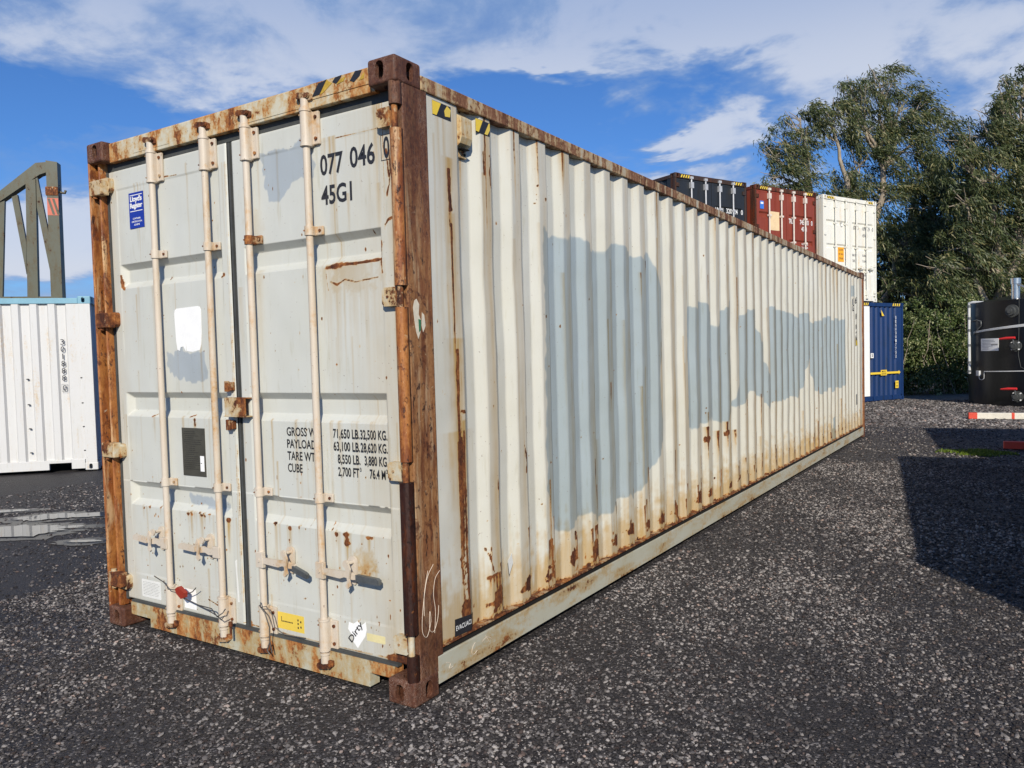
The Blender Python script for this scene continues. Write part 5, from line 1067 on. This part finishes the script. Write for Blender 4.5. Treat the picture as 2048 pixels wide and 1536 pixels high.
def gum_tree(label, base, blobs, forks, seed, dens=225, per=12, lsize=.19, lw=.036, mat_=ML_EUC, group='gum trees behind the yard', spread=.58, droop=.34):
    rt = empty('gum_tree', base); tag(rt, label, 'tree', group); B = Vector(base)
    tr = MB(); rr = random.Random(seed)
    nodes = []
    for i, (fx, fy, fz, r0) in enumerate(forks):
        F = Vector((fx, fy, fz))-B; src = Vector((rr.uniform(-.15, .15), rr.uniform(-.15, .15), 0)); branch(tr, src, F, r0, r0*.55, seed+i, 0, 9); nodes.append((F, r0*.55))
        for t in (.45, .7): nodes.append((src.lerp(F, t), r0*.5))
    for i, (x, y, z, R) in enumerate(blobs):
        P = Vector((x, y, z))-B
        cand = [q for q in nodes if q[0].z < P.z+.2] or nodes; q = min(cand, key=lambda q: (q[0]-P).length)
        branch(tr, q[0], P, min(q[1]*.75, .09), .028, seed+50+i, .03)
        for k in range(9):
            u = Vector((rr.gauss(0, 1), rr.gauss(0, 1), rr.gauss(.2, .8))).normalized(); s = q[0].lerp(P, rr.uniform(.55, 1)); branch(tr, s, P+u*R*rr.uniform(.6, .95), .030, .008, seed+200+i*9+k, 0, 5)
    tr.build('trunk', M_BARK, rt)
    C, D = blob_points(blobs, dens, seed); V, Q, T = leaves(C-np.array(base), D*.7+WIND*.5, lsize, lw, seed, per, spread, droop, WIND)
    raw_mesh('crown', V, Q, mat_, rt, False, T, 'tone'); return rt
T1 = [(-2.32, 31.02, 11.99, .96), (-3.21, 30.47, 11.63, .84), (-1.62, 31.45, 11.0, 1.04), (-4.13, 29.9, 10.94, .8), (-2.96, 30.62, 10.36, 1.1), (-4.97, 29.38, 10.71, .7), (-5.48, 29.07, 9.85, .9), (-4.95, 29.48, 9.63, .5), (-5.91, 28.8, 9.28, .64), (-5.83, 28.85, 8.49, .7), (-4.99, 29.37, 8.3, .5), (-1.12, 31.76, 10.98, .8), (-.62, 32.07, 10.0, .9), (-1.79, 31.34, 9.54, 1.2), (-.2, 32.33, 8.91, 1.0), (-2.97, 30.62, 8.8, 1.0), (-.96, 31.86, 8.35, 1.2), (-3.49, 30.3, 7.45, .9), (-2.14, 31.13, 7.41, 1.2), (-.46, 32.17, 6.96, 1.2), (-1.64, 31.44, 5.82, 1.2), (.04, 32.48, 5.77, 1.2), (-1.99, 31.22, 4.05, .8), (-6.3, 28.5, 7.7, .8), (-5.2, 29.2, 7.5, .7), (-4.3, 29.8, 7.4, .6), (-3.0, 30.6, 5.6, 1.0)]
gum_tree('tallest gum tree rising behind the red and white containers, open windswept crown', (-2.9, 30.8, 0), T1, [(-3.4, 30.3, 8.2, .22), (-2.2, 31.1, 8.6, .2), (-4.6, 29.6, 7.8, .14), (-1.1, 31.8, 7.6, .15)], 31)
T2 = [(2.46, 29.26, 10.35, .87), (1.8, 28.86, 9.7, .95), (1.44, 28.63, 8.77, .95), (2.39, 29.22, 8.58, 1.22), (.78, 28.23, 8.79, .73), (.63, 28.14, 7.95, .78), (1.58, 28.72, 7.41, 1.13), (2.46, 29.27, 6.7, 1.22), (.78, 28.23, 6.58, 1.04), (1.65, 28.77, 5.7, 1.13), (2.54, 29.31, 4.82, 1.22), (.77, 28.22, 5.04, 1.04), (-.11, 27.68, 4.21, .87), (1.51, 28.68, 4.16, 1.04), (3.4, 29.8, 9.6, 1.2), (3.6, 29.9, 7.6, 1.2), (3.6, 29.9, 5.6, 1.2)]
gum_tree('dense dark gum tree at the right edge, above the black tank', (1.9, 28.9, 0), T2, [(1.6, 28.7, 6.5, .2), (2.5, 29.2, 7.2, .2), (.9, 28.3, 6.0, .13)], 77)
T3 = [(-.6, 31.5, 7.2, 1.1), (.3, 31.9, 6.2, 1.3), (-.4, 31.2, 5.0, 1.3), (.7, 32, 7.4, 1.0), (.2, 31.5, 3.8, 1.2), (-1.2, 31, 3.6, 1.1)]
gum_tree('lower leafy gum tree filling the gap between the two tall ones', (.1, 31.6, 0), T3, [(0, 31.6, 4.5, .13)], 91)
# darker trees behind, closing the view
bkt = [(-6.0, 36, 3.6), (-3.2, 36.5, 6.2), (-.6, 37.5, 6.6), (2.4, 37, 7.0), (5.4, 36.5, 7.4), (.6, 35.0, 5.4), (3.6, 34.0, 6.0)]
for i, (x, y, h) in enumerate(bkt):
    rr = random.Random(i); bl_ = [(x+rr.uniform(-1.4, 1.4), y+rr.uniform(-.8, .8), z, rr.uniform(1.3, 1.9)) for z in np.arange(1.0, h, .75)]
    gum_tree(('dark background tree behind the white container', 'dark background tree left of the tall gum', 'dark background tree behind the tall gum', 'dark background tree behind the hedge', 'dark background tree behind the right hand gum', 'dark understorey tree behind the blue container', 'dark understorey tree behind the tank')[i], (x, y, 0), bl_, [(x, y, h*.6, .16)], 300+i, dens=75, per=9, lsize=.42, lw=.09, mat_=ML_DRK, group='dark trees closing the view', spread=.8)
# hedge of broad-leaved shrubs along the yard's far side
hc = []
for x, y, z, R in [(-1.9, 25.3, .9, 1.0), (-1.0, 26.0, .8, 1.0), (-1.1, 25.9, 1.9, .85), (-.2, 26.3, .8, 1.0), (-.3, 26.4, 2.1, .85), (.6, 26.9, .9, 1.0), (.5, 26.8, 2.0, .8), (1.4, 27.2, .9, 1.0), (1.3, 27.2, 2.0, .8), (2.6, 27.6, 1.1, 1.1), (-.6, 26.1, 2.7, .5), (.2, 26.6, 2.8, .5), (.9, 27.0, 2.7, .5)]: hc.append((x, y, z, R))
hr = empty('hedge', (0, 26.4, 0)); tag(hr, 'tangled broad leaved hedge between the blue container and the black tank', 'hedge')
C, D = blob_points(hc, 560, 5, .6); V, Q, T = leaves(C-np.array([0, 26.4, 0]), D, .085, .055, 8, 7, .28, .15, WIND, .1)
raw_mesh('foliage', V, Q, ML_HDG, hr, False, T, 'tone')
st = MB()
for i in range(26):
    rr = random.Random(i+900); x = rr.uniform(-1.8, 1.6); y = 25.6+(x+1.5)*.6+rr.uniform(-.8, .2); branch(st, (x, y-26.4, 0), (x+rr.uniform(-.7, .9), y-26.4+rr.uniform(-.6, .1), rr.uniform(1.2, 2.8)), .02, .006, i, .05)
st.build('stems', M_BARK, hr)
# strip of green and a distant blue container glimpsed past the left post
sh = empty('shrub', (-16.5, 14.5, 0)); tag(sh, 'small dark shrub glimpsed between the white container and the rusty post', 'shrub')
C, D = blob_points([(-16.5, 14.5, 1.2, 1.2), (-17, 14.9, 2.6, 1.1), (-16, 14.2, 2.2, .9)], 90, 61); V, Q, T = leaves(C-np.array([-16.5, 14.5, 0]), D, .2, .08, 62, 8, .4, .2, WIND, .1); raw_mesh('foliage', V, Q, ML_DRK, sh, False, T, 'tone')
branch(st2 := MB(), (0, 0, 0), (-.3, .2, 2.4), .06, .02, 4); st2.build('stems', M_BARK, sh)

# patch of moss at the edge of the shade
mr = np.random.default_rng(9); n = 5200; a = mr.random(n)*6.28; q = np.sqrt(mr.random(n)); P = np.stack([1.80+q*np.cos(a)*.55, 10.35+q*np.sin(a)*.42, np.zeros(n)], -1); P = P[(mr.random(n) < .9-q*.8+.5*np.sin(P[:, 0]*9+1)*np.sin(P[:, 1]*11))]; n = len(P)
hgt = mr.uniform(.012, .04, (n, 1)); an = mr.random(n)*6.28; wv = np.stack([np.cos(an), np.sin(an), np.zeros(n)], -1)*.012
V = np.stack([P-wv, P+wv, P+np.c_[mr.normal(0, .012, (n, 2)), hgt[:, 0]]], 1).reshape(-1, 3); T = np.repeat(np.stack([mr.random(n)]*3+[np.ones(n)], -1), 3, 0)
mo = raw_mesh('moss', V, np.arange(n*3).reshape(n, 3), m_leaf('moss', [(0, (.06, .10, .012)), (1, (.17, .24, .025))]), None, False, T, 'tone'); tag(mo, 'low patch of bright green moss in the gravel', 'moss', kind='stuff')
bpy.context.view_layer.update()
